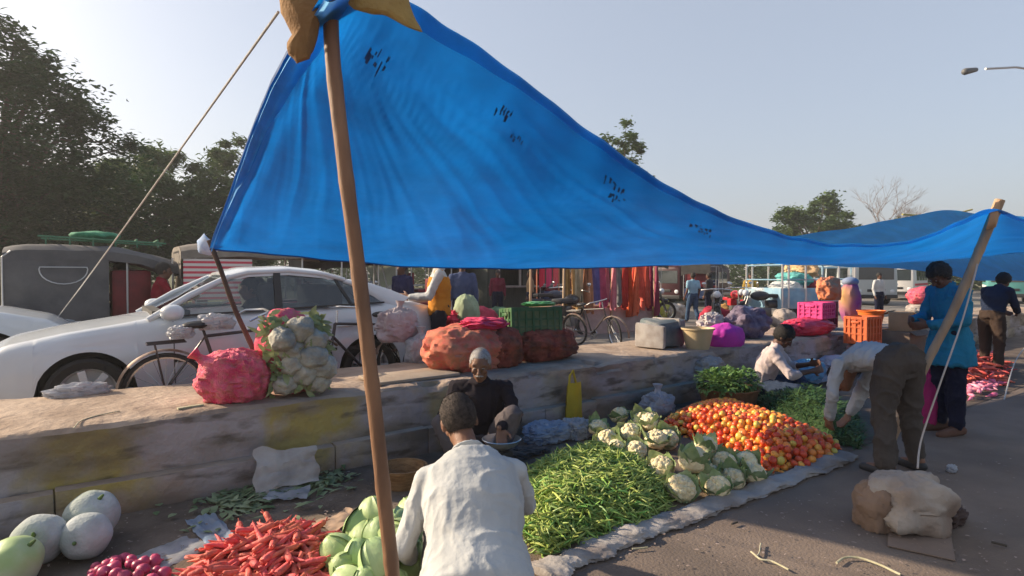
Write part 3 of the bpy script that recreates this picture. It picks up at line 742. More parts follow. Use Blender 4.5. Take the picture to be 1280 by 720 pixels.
# cauliflowers
CURD = mat('cauliflower_curd', (.66, .53, .30), (.78, .68, .45), 20, .8, .5, 60, rnd=.1, sss=.08, vor=True)
CLEAF = mat('cauliflower_leaf', (.16, .25, .08), (.36, .42, .22), 10, .5, .3, 30, rnd=.25, trans=.2)
def cauli(k):
    random.seed(k + 70); root = thing('cauliflower', 'x', 'cauliflower')
    mb = MB(); r = .078
    mb.ell((0, 0, .05), (r, r, .06), None, 36, 22, lambda p: 1 + .1 * abs(noise.noise(p * 3.2 + V((k, 0, 0)))) * 2 + .07 * noise.noise(p * 8))
    for j in range(26):
        a = random.uniform(0, 6.28); e = random.uniform(.1, 1.5); p = V((cos(a) * cos(e) * r * .85, sin(a) * cos(e) * r * .85, .05 + sin(e) * .056))
        mb.ell(p, (.02,) * 3, None, 9, 6, lambda q: 1 + .2 * noise.noise(q * 5 + p * 50))
    mb.build('curd', CURD, root, local=True, smooth=80)
    for j in range(7):
        a = j * 6.28 / 7 + random.uniform(-.3, .3); m = MB(); d = V((cos(a), sin(a), 0)); s_ = V((-sin(a), cos(a), 0)); hgt = random.uniform(.08, .17)
        def fn(u, v):
            w = (.03 + .035 * sin(pi * min(1, v * 1.05))) * (1 - .55 * v * v); x = (u - .5) * 2 * w
            out = .04 + .05 * sin(v * 1.9) + .02 * v * v * v; z = .0 + hgt * v - .03 * max(0, v - .7) * 3 * random.random()
            return d * (out - abs(x) * .25) + s_ * x + V((0, 0, z + .008 * noise.noise(V((u * 4, v * 4, j)))))
        m.grid(fn, 4, 6); m.build('leaf', CLEAF, root, local=True)
    return root
cp = [cauli(k) for k in range(3)]
spots = [(745, 552, .06), (760, 558, .0), (776, 545, .12), (790, 556, .05), (805, 548, .1), (797, 572, .0), (820, 566, .03), (815, 555, .12), (774, 570, 0), (835, 560, .02),
         (832, 605, .05), (850, 625, .02), (868, 598, .08), (884, 611, .02), (905, 598, .06), (918, 610, .0), (932, 596, .05), (900, 622, 0), (880, 590, .12), (862, 612, .12), (940, 605, 0)]
LC = ['cauliflower in the rear group behind the green pods', 'cauliflower in the front group beside the mat edge']
for i, (x, y, h) in enumerate(spots):
    p = G(x, y); p.z = .02 + h; b = i < 10
    o = cp[i] if i < 3 else copy_tree(random.choice(cp)); o.location = p
    s_ = random.uniform(.95, 1.2); o.scale = (s_,) * 3; o.rotation_euler = (random.uniform(-.2, .8), random.uniform(-.5, .3), random.uniform(-1.2, .6) - .9)
    tag(o, LC[0 if b else 1], 'cauliflower', 'cauliflowers of the rear group' if b else 'cauliflowers of the front group')
# pale gourds / cabbages near the squatting buyer
GOU = mat('pale_green_cabbage', (.28, .40, .15), (.44, .54, .27), 5, .5, .5, 14, spec=.4, rnd=.12, hue=.012, stretch=(1, 1, .35), sss=.05)
def cabb(k):
    mb = MB(); mb.ell((0, 0, 0), (.078, .078, .088), None, 28, 18, lambda p: 1 + .018 * cos(7 * atan2(p.y, p.x) + k) * (1 - p.z ** 2) + .03 * noise.noise(p * 2 + V((k, 0, 0))))
    for j in range(3):
        a0 = j * 2.1 + k
        mb.grid(lambda u, v: V((sin(.3 + v * 2.2) * cos(a0 + (u - .5) * 1.7), sin(.3 + v * 2.2) * sin(a0 + (u - .5) * 1.7), cos(.3 + v * 2.2))) * (.082 + .004 * noise.noise(V((u * 4, v * 4, k))) + .014 * v ** 4 + .01 * (2 * u - 1) ** 6), 12, 12)
    mb.xf(Matrix.Diagonal((1, 1, 1.06, 1))); return mb.mesh('cabbage', GOU)
cb = [cabb(k) for k in range(3)]
gs = [(435, 712, 0), (425, 690, .0), (448, 695, .05), (470, 700, .1), (455, 672, .02), (475, 672, .09), (452, 655, .05), (468, 642, .1), (497, 655, .09), (478, 655, .02), (500, 690, .02), (498, 672, .12), (522, 700, .0), (540, 690, .06), (545, 705, .0), (540, 668, .03), (525, 650, .06), (512, 640, .02), (462, 730, .02), (440, 735, 0), (490, 735, 0)]
for i, (x, y, h) in enumerate(gs):
    random.seed(i + 300); o = bpy.data.objects.new('cabbage', random.choice(cb)); COL.objects.link(o); z = h + .085; o.location = G(x, y, z)
    o.rotation_euler = (random.uniform(-1.2, 1.2), random.uniform(-.8, .8), random.uniform(0, 6)); s_ = random.uniform(.86, 1.1); o.scale = (s_, s_, s_ * random.uniform(1, 1.15))
    tag(o, 'round pale green cabbage heaped in front of the squatting man', 'cabbage', 'pale green cabbages in the heap')
# ash gourds at left
ASHG = mat('ash_gourd_skin', (.34, .37, .36), (.47, .49, .49), 9, .85, .4, 60, rnd=.05, dirt=(.2, .27, .17), dscale=3.2, damt=.75, spec=.25)
GREEN = mat('green_gourd_skin', (.3, .42, .16), (.42, .5, .27), 4, .45, .1, 20, dirt=(.5, .5, .45), dscale=2, damt=.8)
def gourd(px, py, z, r, label, m=ASHG, rot=(0, 0, 0), el=1.08):
    root = thing('ash_gourd', label, 'gourd', G(px, py, z)); root.rotation_euler = rot
    mb = MB(); mb.ell((0, 0, 0), (r, r, r * el), None, 36, 24, lambda p: 1 + .02 * cos(6 * atan2(p.y, p.x)) * (1 - p.z ** 2) - .1 * max(0, p.z) ** 14 - .06 * max(0, -p.z) ** 14 + .02 * noise.noise(p * 1.6)); mb.build('fruit', m, root, local=True)
    mb = MB(); mb.cap((0, 0, r * el * .86), (.01, .005, r * el * .97 + .012), .012, .007); mb.build('stem', STEM, root, local=True)
gourd(115, 645, .15, .135, 'big pale ash gourd at the back touching the ledge', rot=(.5, .3, 0))
gourd(108, 670, .12, .118, 'ash gourd at the front showing its dimpled round end', rot=(1.5, 0, -.5), el=1.0)
gourd(50, 674, .13, .125, 'pale ash gourd leaning on its side beside the front gourd', rot=(.9, -.7, .3), el=1.15)
gourd(14, 706, .12, .12, 'smooth green gourd cut by the bottom left edge', m=GREEN, rot=(.7, .3, .6), el=1.2)
twig([(62, 625), (68, 612), (74, 606)], 'pale dry vine stalk behind the pale gourds', .006, z=.06)
# ================================================================ tarp shelter
def tarpmat(name, c, tc, mixv=.55):
    m = mat(name, c, tuple(k * .8 for k in c), 2.2, .45, .35, 5, 4, spec=.35, trans=mixv, tcol=tc, world=True, stretch=(1, 1, 1))
    return m
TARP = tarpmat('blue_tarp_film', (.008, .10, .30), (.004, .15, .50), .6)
TARP_SUNLIT = tarpmat('blue_tarp_film_sunlit', (.01, .2, .6), (.012, .34, .95), .72)  # brighter than the first tarp film, sunlight put into its colour
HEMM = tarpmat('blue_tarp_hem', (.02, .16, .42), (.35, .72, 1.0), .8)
def lerpl(L, t):
    k = t * (len(L) - 1); i = min(int(k), len(L) - 2); return L[i].lerp(L[i + 1], k - i)
nearE = smoothl([D(402, -6, 2.02), D(455, -22, 2.0), D(515, 4, 1.97), D(575, 43, 1.94), D(640, 88, 1.92), D(690, 127, 1.9), D(740, 166, 1.88), D(795, 205, 1.84), D(850, 240, 1.82), D(905, 267, 1.8), D(960, 286, 1.77), D(1005, 298, 1.75), D(1050, 305, 1.72), D(1110, 304, 1.68), D(1160, 294, 1.63), D(1200, 276, 1.58), D(1243, 261, 1.5), D(1300, 281, 1.45), D(1370, 300, 1.4)], 150)
farE = smoothl([D(262, 311, 4.92), D(300, 314, 4.9), D(400, 323, 4.9), D(500, 332, 4.9), D(600, 335, 4.9), D(700, 335, 4.9), D(790, 333, 4.9), D(880, 329, 4.85), D(960, 325, 4.7), D(1010, 323, 4.4), D(1070, 323, 4.1), D(1150, 323, 3.8), D(1225, 320, 3.4), D(1290, 314, 3.0), D(1370, 312, 2.6)], 150)
leftE = smoothl([D(402, -6, 2.02), D(352, 82, 2.5), D(322, 150, 3.1), D(294, 222, 3.9), D(272, 280, 4.6), D(262, 311, 4.92)], 60)
P1 = nearE[0]
def tarpf(u, v):
    s_ = u ** 1.25
    a = lerpl(nearE, s_); b = lerpl(farE, s_); p = a.lerp(b, v)
    if True:                                              # honour the curved left edge
        le = lerpl(leftE, v); st = farE[0] * v + nearE[0] * (1 - v); p = p + (le - st) * (1 - u) ** 3
    sag = 4 * v * (1 - v)
    k = min(1, max(.15, 1.2 - s_))
    p = p - V((0, 0, 1)) * (.10 * sag * (1 if u > .02 else 0) * min(1, u * 6))
    e = min(1, v * 6) * min(1, (1 - v) * 10)
    # folds fanning out from the pole top
    ang = u ** .55; rr = (p - P1).length
    f = abs(sin(ang * 40 + noise.noise(V((v * 2, u * 5, 0))) * 3.4)) ** .6 * (.034 * math.exp(-rr * .22)) * min(1, rr * 1.2) * (.5 + abs(noise.noise(V((ang * 9, v * 2, 8)))) * 1.6)
    f2 = .05 * noise.noise(V((ang * 16, v * 1.1, 2.3))) * math.exp(-rr * .12) + .022 * noise.noise(V((p.x * 2.1, p.y * 2.1, 7)))
    w_ = p - P1; ph_ = atan2(w_.y, w_.x + .001) if rr > .02 else 0; th_ = ph_ * 13 + noise.noise(V((p.x * .8, p.y * .8, 4))) * .9; c1_ = (1 - min(1, abs(noise.noise(V((th_, rr * .35, 1)))) * 1.9)) ** 1.6
    c2_ = (1 - min(1, abs(noise.noise(V((th_ * 2.6, rr * .6, 7)))) * 2.2)) ** 2; c3_ = (1 - min(1, abs(noise.noise(V((p.x * 2.2 + p.y, p.y * 3.2, 3)) + noise.noise_vector(p * 1.5) * .6)) * 2.2)) ** 3
    f2 += (.014 * c1_ + .005 * c2_) * (.25 + 1.1 * math.exp(-rr * .45)) * min(1, rr * 1.5) + .004 * c3_
    return p + V((-.15, -.35, .9)) * (f * .12 + f2) * e + V((0, 0, 1)) * .012 * noise.noise(V((s_ * 30, 3, 1))) * (1 - e)
tp = thing('tarp_canopy', 'large blue tarp sloping from the crooked front pole over the goods', 'tarp', V((P1.x, P1.y, P1.z)))
mb = MB(); mb.grid(tarpf, 460, 90); mb.build('tarp_sheet', TARP, tp)
mb = MB()                                                # hem folded under along the near edge
def hem(u, v):
    p = tarpf(.02 + u * .97, 0); q = tarpf(.02 + u * .97, .028 + .012 * noise.noise(V((u * 4, 0, 0)))); r = p.lerp(q, v); return r + V((0, 0, -.004 - .006 * sin(pi * v))) 
mb.grid(hem, 200, 5); mb.build('hem', HEMM, tp)
mb = MB()
mb.grid(lambda u, v: tarpf(.002 + u * .085 * (1 - v) ** .8 * (1 + .15 * noise.noise(V((v * 6, 0, 2)))) , v * .985 + .004) + V((.006, -.012, -.014 - .02 * sin(pi * u))), 10, 70); mb.build('folded_corner', HEMM, tp)
mb = MB(); mb.tube([tarpf(.60 + i / 200 * .32, 1) + V((0, -.004, .006)) for i in range(81)], .008, 6); mb.build('edge_highlight', mat('pale_highlight', (.5, .6, .75)), tp)  # highlight along the far tarp edge, drawn as a pale tube
mb = MB(); mb.tube([tarpf(i / 200, 1) + V((0, 0, -.004)) for i in range(201)], .007, 6); mb.build('edge_rope', mat('tarp_edge_cord', (.02, .08, .25)), tp)
MARK = mat('dark_print', (.008, .06, .22), rough=.6)
def printmark(u, v, k, sc_=1.0):
    random.seed(k); m = MB()
    # an illegible stamped row of letter strokes, bent with the sheet
    for i in range(5):
        u0 = u + i * .0042 * sc_
        for j in range(random.choice((2, 3))):
            du, dv = random.uniform(.0006, .003) * sc_, random.uniform(.004, .022) * sc_; a, b = u0 + random.uniform(0, .0022) * sc_, v + random.uniform(0, .022) * sc_
            q = [tarpf(a, b), tarpf(a + du, b + .002), tarpf(a + du, b + dv), tarpf(a, b + dv)]
            m.add([p + V((.0, -.004, -.012)) for p in q], [(0, 1, 2, 3)])
    m.build('printed_mark', MARK, tp, smooth=False)
def find_uv(px, py):
    best = None
    for i in range(4, 100):
        for j in range(1, 40):
            u, v = i / 100, j / 40; p = tarpf(u, v) - EYE; Z = p.dot(CFP)
            if Z <= .1: continue
            x = 640 + F0 * p.dot(CR) / Z; y = 360 - F0 * p.dot(CUP) / Z; e = (x - px) ** 2 + (y - py) ** 2
            if best is None or e < best[0]: best = (e, u, v)
    return best[1:]
for k, (x, y, s_) in enumerate([(465, 42, 1.6), (622, 130, 1.3), (640, 155, 1.0), (757, 218, 1.5), (766, 236, 1.1), (865, 275, 1.6), (872, 286, 1.0)]):
    u, v = find_uv(x, y); printmark(u, v, k + 5, s_ * .8)
# second tarp beyond
topE = smoothl([D(930, 300, 5.6), D(985, 296, 5.6), D(1040, 288, 5.5), D(1100, 277, 5.3), D(1150, 268, 5.1), D(1195, 263, 4.8), D(1240, 268, 4.5), D(1310, 274, 4.2)], 80)
lowE = smoothl([D(930, 322, 4.9), D(1000, 330, 4.7), D(1060, 333, 4.3), D(1130, 336, 3.9), D(1180, 343, 3.6), D(1230, 350, 3.3), D(1310, 354, 3.0)], 80)
tb = thing('tarp_canopy', 'second blue tarp farther back, its sunlit brightness put into the colour', 'tarp', topE[40])
mb = MB(); mb.grid(lambda u, v: lerpl(topE, u).lerp(lerpl(lowE, u), v) + V((0, 0, -.12 * 4 * v * (1 - v) + .05 * noise.noise(V((u * 7 + v * 3, v * 2, 5))))), 90, 24); mb.build('tarp_sheet', TARP_SUNLIT, tb)
mb = MB(); mb.tube([D(1128, 268, 5.2), D(1160, 270, 5.1), D(1195, 267, 4.8), D(1215, 262, 4.7)], .02, 7); mb.build('ridge_stick', mat('yellow_bamboo', (.45, .38, .12), (.35, .3, .1), 9), tb)
# poles
BAM = mat('bamboo_pole', (.17, .085, .045), (.28, .15, .08), 6, .6, .3, 30, stretch=(1, 1, .25), dirt=(.09, .05, .03), dscale=9, damt=.7, spec=.4)
BAM2 = mat('bamboo_pole_pale', (.35, .24, .15), (.44, .31, .2), 6, .7, .3, 30, stretch=(1, 1, .25), dirt=(.15, .1, .07), dscale=9, damt=.6)
def pole(name, label, pts, rs, m, knots=.35):
    base = V(pts[-1]); root_pts = smoothl([V(p) for p in pts], 70); R_ = []
    for i, p in enumerate(root_pts):
        t = i / 70; r = rs[0] + (rs[1] - rs[0]) * t; k = ((i * (root_pts[0] - root_pts[-1]).length / 70) % knots) / knots
        R_.append(r * (1 + .10 * math.exp(-((k - .5) * 16) ** 2) + .03 * noise.noise(p * 5)))
    mb = MB(); mb.tube(root_pts, R_, 14); return mb.build(name, m, None, loc=V((base.x, base.y, base.z)), label=label, cat='pole')
zp = [2.2, 2.2, 2.2, 2.22, 2.24, 2.24, 2.24]
pts = [ZD(413, -60, 2.2), ZD(415, 60, 2.2), ZD(430, 200, 2.2), ZD(447, 330, 2.2), ZD(465, 480, 2.2), ZD(480, 620, 2.2), ZD(491, 722, 2.2)]
pe = ZD(503, 840, 2.2); pe.z = -.02; pts.append(pe)
pole('bamboo_pole', 'crooked brown bamboo pole holding the front corner of the blue tarp', pts, (.0285, .0275), BAM)
pb = G(1107, 568); pb.z = 0
pole('bamboo_pole', 'pale leaning pole under the right end of the big tarp', [ZD(1250, 250, 4.75), ZD(1222, 318, 4.78), ZD(1190, 392, 4.82), ZD(1158, 455, 4.85), pb], (.036, .03), BAM2)
pole('thin_stick', 'thin dark stick propping the left tarp corner on the ledge', [D(261, 300, 4.92), D(275, 335, 4.93), D(293, 385, 4.94), D(318, 440, 4.95), G(338, 489, LEDGE)], (.017, .02), mat('dark_wood_stick', (.07, .045, .035), (.12, .08, .06), 9))
# knot of sacking on the pole top
SACKB = mat('brown_sacking', (.20, .105, .04), (.29, .17, .07), 5, .9, .4, 60, dirt=(.10, .05, .02), dscale=8, damt=.6)
SACKY = mat('ochre_sacking', (.30, .2, .06), (.4, .28, .1), 5, .9, .4, 60, dirt=(.18, .11, .04), dscale=8, damt=.5)
def rag(name, label, outline, Z, th, m, seed, loc):
    mb = MB(); n = len(outline); c = sum((V((x, y, 0)) for x, y in outline), V((0, 0, 0))) / n
    rings = []
    for (k, dz) in ((.0, -th), (.55, -th * .95), (.9, -th * .5), (1.0, 0), (.9, th * .5), (.5, th * .95), (.0, th)):
        ring = []
        for i in range(40):
            t = i / 40 * n; a = int(t) % n; b = (a + 1) % n; f = t - int(t); x = outline[a][0] * (1 - f) + outline[b][0] * f; y = outline[a][1] * (1 - f) + outline[b][1] * f
            ring.append(ZD(c.x + (x - c.x) * k, c.y + (y - c.y) * k, Z + dz))
        rings.append(ring)
    mb.loft(rings, cap=False)
    mb.v = [p + noise.noise_vector(p * 9 + V((seed, 0, 0))) * .018 + noise.noise_vector(p * 22) * .006 for p in mb.v]
    return mb.build(name, m, None, loc=loc, label=label, cat='cloth', weld=True)
rag('sack_rag', 'brown sacking knotted round the top of the crooked pole', [(345, -30), (430, -40), (424, 6), (402, 22), (396, 50), (385, 78), (368, 82), (357, 70), (362, 40), (348, 14)], 2.14, .045, SACKB, 3, P1)
rag('sack_rag', 'ochre sacking wrapped over the near tarp edge right of the pole', [(424, -12), (470, -30), (512, -8), (524, 40), (500, 32), (470, 18), (440, 8)], 2.12, .022, SACKY, 5, P1 + V((.15, 0, 0)))
rag('tie_cloth', 'white blue cloth tied at the left tarp corner', [(245, 302), (254, 290), (262, 300), (275, 304), (272, 314), (262, 320), (250, 316)], 4.74, .03, mat('white_blue_cloth', (.5, .55, .65), (.2, .35, .6), 12, .8), 7, D(262, 311, 4.92))
rag('knot_cloth', 'tan cloth wound round the top of the leaning pole', [(1243, 252), (1252, 250), (1250, 262), (1244, 282), (1232, 286), (1236, 268)], 4.7, .05, mat('tan_cloth', (.5, .3, .16), (.4, .25, .15), 9), 8, ZD(1243, 268, 4.7))
# ropes
ROPE = mat('old_rope', (.6, .58, .55), (.48, .46, .43), 40, .9, .5, 200)
def rope(label, pts, r, m=ROPE, name='rope'):
    mb = MB(); P_ = smoothl(pts, 40); mb.tube(P_, r, 8); return mb.build(name, m, None, loc=P_[-1], label=label, cat='rope')
rp_end = G(40, 436, ROAD)
a = ZD(348, 15, 2.16); b = rp_end + V((0, 0, .0))
mid = [a.lerp(b, t) - V((0, 0, .05 * sin(pi * t))) for t in (0, .2, .4, .6, .8, 1)]
rope('long pale guy rope running from the pole top down past the white car', mid, .005)
rope('thin pale rope from the leaning pole down to the tied sack', [ZD(1222, 330, 4.7), ZD(1203, 400, 4.6), ZD(1175, 480, 4.4), ZD(1152, 548, 4.25), G(1147, 585, .2)], .0065, mat('pale_cord', (.5, .42, .36)))
rope('pale rope stretched low at the far right edge', [D(1290, 425, 3.0), D(1270, 450, 2.6), G(1255, 500)], .008, mat('grey_cord', (.4, .38, .36)))
# ================================================================ vehicles
BLK = mat('black_rubber', (.02, .02, .02), (.03, .028, .026), 20, .8, .2, 60)
CHR = mat('dull_chrome', (.55, .55, .55), rough=.25, metal=.9)
DKP = mat('dark_trim', (.03, .03, .032), rough=.5)
WHP = mat('white_car_paint', (.55, .58, .61), (.5, .53, .56), 2, .22, spec=.5, coat=.4, dirt=(.45, .42, .38), dscale=1.5, damt=.3)
GLD = glass('tinted_glass', (.32, .36, .38), .06); GLC = glass('clear_glass', (.7, .75, .75), .05)
INT = mat('car_interior', (.035, .033, .032), (.06, .055, .05), 5, .8)
LMP = mat('lamp_lens', (.55, .57, .6), rough=.15, coat=.5); RLMP = mat('red_lens', (.4, .01, .01), rough=.2)
def interp(T, x):
    if x <= T[0][0]: return T[0][1]
    for (a, b), (c, d) in zip(T, T[1:]):
        if x <= c: return b + (d - b) * (x - a) / (c - a)
    return T[-1][1]
ALLOY = mat('silver_wheel_paint', (.5, .5, .5), rough=.35, spec=.5)
def wheel(parent, c, r, wdt, rimr, spokes=7, thin=False, rimm=None, axis='y', steer=0):
    """c local to parent; one tyre with its rim below it"""
    w = bpy.data.objects.new('wheel', None); COL.objects.link(w); w.parent = parent; w.location = c; w.rotation_euler = (0, 0, steer)
    mb = MB(); t = wdt / 2
    mb.lathe([(rimr, -t * .8), (r * .9, -t), (r * .985, -t * .8), (r, -t * .3), (r, t * .3), (r * .985, t * .8), (r * .9, t), (rimr, t * .8), (rimr, -t * .8)], n=36, axis='Y'); mb.build('tyre', BLK, w, local=True)
    mb = MB()
    if thin:
        mb.lathe([(rimr * 1.01, -t * .7), (rimr * .95, -t * .6), (rimr * .95, t * .6), (rimr * 1.01, t * .7)], n=30, axis='Y')
        for k in range(18):
            a = 2 * pi * k / 18; mb.tube([(cos(a) * .02, (t * .9) * (1 if k % 2 else -1), sin(a) * .02), (cos(a + .15) * rimr, 0, sin(a + .15) * rimr)], .0016, 4)
        mb.tube([(0, -t * 1.6, 0), (0, t * 1.6, 0)], .02, 8)
    else:
        mb.lathe([(rimr * 1.0, -t * .75), (rimr * .9, -t * .3), (rimr * .9, t * .3), (rimr, t * .75)], n=30, axis='Y')
        mb.lathe([(0, -t * .95), (rimr * .22, -t * .55), (rimr * .24, -t * .3), (rimr * .22, 0)], n=16, axis='Y')
        for k in range(spokes):
            a = 2 * pi * k / spokes; mb.beam((cos(a) * rimr * .1, -t * .9, sin(a) * rimr * .1), (cos(a) * rimr * .95, -t * .85, sin(a) * rimr * .95), rimr * .26, t * .25, up=(0, 1, 0))
        mb.lathe([(0, t * .1), (rimr * .9, t * .1)], n=20, axis='Y')
        for k in range(spokes):
            a = 2 * pi * k / spokes; mb.beam((cos(a) * rimr * .1, t * .9, sin(a) * rimr * .1), (cos(a) * rimr * .95, t * .85, sin(a) * rimr * .95), rimr * .26, t * .25, up=(0, 1, 0))
    mb.build('rim', rimm or (CHR if thin else ALLOY), w, local=True)
    return w
def car(label, loc, rz, L=4.45, W=1.72, H=1.47, suv=False, driver=None, paint=WHP):
    root = thing('parked_car', label, 'car', loc, rz)
    hz = 1.12 if suv else 1.0
    TOP = [(0, .50), (.03, .58), (.12, .66), (.3, .755), (.7, .84), (1.1, .90), (1.38, .95), (1.6, .955), (3.4, 1.01), (3.75, 1.04), (4.1, 1.03), (4.3, .98), (4.40, .88), (4.45, .62)]
    TOP = [(a * L / 4.45, b * hz) for a, b in TOP]
    WD = [(0, .60), (.04, .68), (.15, .76), (.4, .83), (.8, .86), (3.6, .86), (4.1, .83), (4.35, .76), (4.45, .66)]
    WD = [(a * L / 4.45, b * W / 1.72) for a, b in WD]
    wc = [.86 * L / 4.45, 3.46 * L / 4.45]; wr = .315 * hz; wz = .315 * hz; ar = wr + .055
    def bot(x):
        b = .2
        if x < .3: b = .2 + .06 * (1 - x / .3)
        if x > L - .3: b = .2 + .1 * (1 - (L - x) / .3)
        for c in wc:
            if abs(x - c) < ar: b = max(b, wz + sqrt(ar * ar - (x - c) ** 2))
        return b
    PR = [(0, .93), (.12, .985), (.35, 1.0), (.62, .995), (.66, .985), (.84, .965), (.93, .93), (1, .86)]
    xs_ = sorted(set([0, .01, .03, .06, .1] + [i * .04 for i in range(int(L / .04) + 1)] + [L - .06, L - .03, L - .01, L] + [c + s_ * ar for c in wc for s_ in (-1.0, -.999, .999, 1.0)]))
    NS = 14
    rows = []
    for x in xs_:
        zt, zb, wd = interp(TOP, x), bot(x), interp(WD, x); row = []
        for i in range(NS + 1):
            t = i / NS; z = zb + (zt - zb) * t; zr = (z - .2) / max(.05, zt - .2); y = wd * interp(PR, max(0, zr))
            for c in wc:
                if abs(x - c) < ar + .03 and z < wz + ar + .03: y += .012
            row.append((y, z))
        for k in range(1, 7):
            t = k / 6; y0 = row[NS][0]; row.append((y0 * (1 - t), zt + .035 * sin(t * pi / 2) * (1 if .1 < x < L - .1 else .3)))
        rows.append(row)
    M_ = len(rows[0])
    mb = MB(); vs = []; fs = []
    for x, row in zip(xs_, rows):
        full = [(-y, z) for y, z in row] + [(y, z) for y, z in reversed(row[:-1])]
        vs += [V((x, y, z)) for y, z in full]
    n = 2 * M_ - 1
    for i in range(len(xs_) - 1):
        for k in range(n - 1): fs.append((i * n + k, i * n + k + 1, (i + 1) * n + k + 1, (i + 1) * n + k))
    fs.append(tuple(range(n))); fs.append(tuple((len(xs_) - 1) * n + k for k in range(n)))
    mb.add(vs, fs); mb.build('body', paint, root, local=True, smooth=50)
    mb = MB()                                           # dark underside and wheel housings
    mb.box((L / 2, 0, .24), (L - .5, W * .8, .08))
    for c in wc: mb.box((c, 0, wz + .1), (ar * 1.9, W * .62, ar * 1.45))
    mb.build('underbody', DKP, root, local=True, smooth=False)
    for c in wc:
        for s_ in (-1, 1): wheel(root, (c, s_ * (W / 2 - .105), wz), wr, .2, wr * .7)
    # roof shell
    xa, xf, xr, xc = (1.34, 2.02, 3.26, 3.86) if not suv else (1.3, 1.95, 3.9, 4.25)
    zr0 = H - .075; RP = [(xf, H - .075), (xf + .2, H - .02), ((xf + xr) / 2, H), (xr - .25, H - .035), (xr, H - .10)]
    def roofrow(x):
        z = interp(RP, x); wd = .59 * W / 1.72 - .02 * abs((x - (xf + xr) / 2) / (xr - xf) * 2) ** 3; return [V((x, wd * s_, z - .05 * abs(s_) ** 3 - (.03 if abs(s_) == 1 else 0))) for s_ in (-1, -.96, -.85, -.5, 0, .5, .85, .96, 1)]
    rr = [];
    for i in range(25):
        x = xf + (xr - xf) * i / 24; t = roofrow(x); rr.append(t + [p - V((0, 0, .03)) for p in reversed(t)])
    mb = MB(); mb.loft(rr); mb.build('roof', paint, root, local=True, smooth=50)
    belt = lambda x, s_: V((x, s_ * .765 * W / 1.72, interp(TOP, x) + .012)); wr_ = .575 * W / 1.72
    def rail(x, s_): return V((x, s_ * wr_, interp(RP, x) - .075))
    for s_ in (-1, 1):
        mb = MB(); A0, A1 = V((xa - .02, s_ * .74 * W / 1.72, interp(TOP, xa) - .01)), rail(xf, s_) + V((.02, 0, .02))
        mb.tube([A0, A0.lerp(A1, .5) + V((-.01, s_ * .012, .02)), A1], .032, 8)
        mb.tube([rail(xf + (xr - xf) * i / 12, s_) + V((0, 0, .01)) for i in range(13)], .026, 8)
        C0, C1 = rail(xr, s_), V((xc, s_ * .735 * W / 1.72, interp(TOP, xc) - .01))
        pts = [C0, C0.lerp(C1, .35) + V((0, s_ * .015, .035)), C0.lerp(C1, .7) + V((0, s_ * .01, .025)), C1]
        rg = [(.045, .03), (.075, .032), (.115, .035), (.15, .04)]
        mb.eloft([(p, V((1, 0, .5)).normalized(), a, V((0, 1, 0)), b) for p, (a, b) in zip(pts, rg)], 10)
        mb.build('pillar_frame', paint, root, local=True, smooth=60)
    xb = xf + .47
    for s_ in (-1, 1):
        mb = MB(); mb.beam(belt(xb, s_ * .995), rail(xb + .02, s_ * .995), .07, .035, up=(0, 1, 0)); mb.beam(belt(xa + .1, s_), belt(xc - .2, s_), .022, .018); mb.beam(belt(xr + .02, s_ * .99), rail(xr - .12, s_ * .99), .03, .02, up=(0, 1, 0))
        mb.build('window_trim', DKP, root, local=True, smooth=False)
    def pane(nm, P_, m):
        b = MB(); b.grid(lambda u, v: P_[0].lerp(P_[1], u).lerp(P_[3].lerp(P_[2], u), v), 6, 6); b.build(nm, m, root, local=True)
    for s_ in (-1, 1):
        k = .985
        pane('side_window', [belt(xa + .12, s_ * k), belt(xb - .03, s_ * k), rail(xb - .02, s_ * k), rail(xf + .02, s_ * k)], GLC if s_ == 1 else GLC)
        pane('side_window', [belt(xb + .03, s_ * k), belt(xr + .0, s_ * k), rail(xr - .14, s_ * k), rail(xb + .05, s_ * k)], GLD)
        pane('side_window', [belt(xr + .03, s_ * k), belt(xc - .22, s_ * k), rail(xr, s_ * k).lerp(belt(xc, s_ * k), .28), rail(xr - .1, s_ * k)], GLD)
    zt = interp(TOP, xa)
    pane('windscreen', [V((xa, -.72 * W / 1.72, zt)), V((xa, .72 * W / 1.72, zt)), V((xf, wr_ * .97, interp(RP, xf) - .05)), V((xf, -wr_ * .97, interp(RP, xf) - .05))], GLC)
    pane('rear_window', [V((xc, -.70 * W / 1.72, interp(TOP, xc))), V((xc, .70 * W / 1.72, interp(TOP, xc))), V((xr, wr_ * .95, interp(RP, xr) - .05)), V((xr, -wr_ * .95, interp(RP, xr) - .05))], GLD)
    for y in (-.36, .36):
        mb = MB(); mb.rbox((xf + .45, y, .98 * hz), (.16, .46, .6), .05, rot=Matrix.Rotation(-.2, 3, 'Y')); mb.rbox((xf + .51, y, 1.24 * hz), (.09, .24, .18), .03); mb.build('front_seat', INT, root, local=True)
    mb = MB(); mb.rbox((xr - .12, 0, 1.0 * hz), (.2, 1.2, .5), .06); mb.build('rear_seat', INT, root, local=True)
    mb = MB(); mb.box((xa + .18, 0, .98 * hz), (.32, 1.3, .07)); mb.build('dashboard', INT, root, local=True)
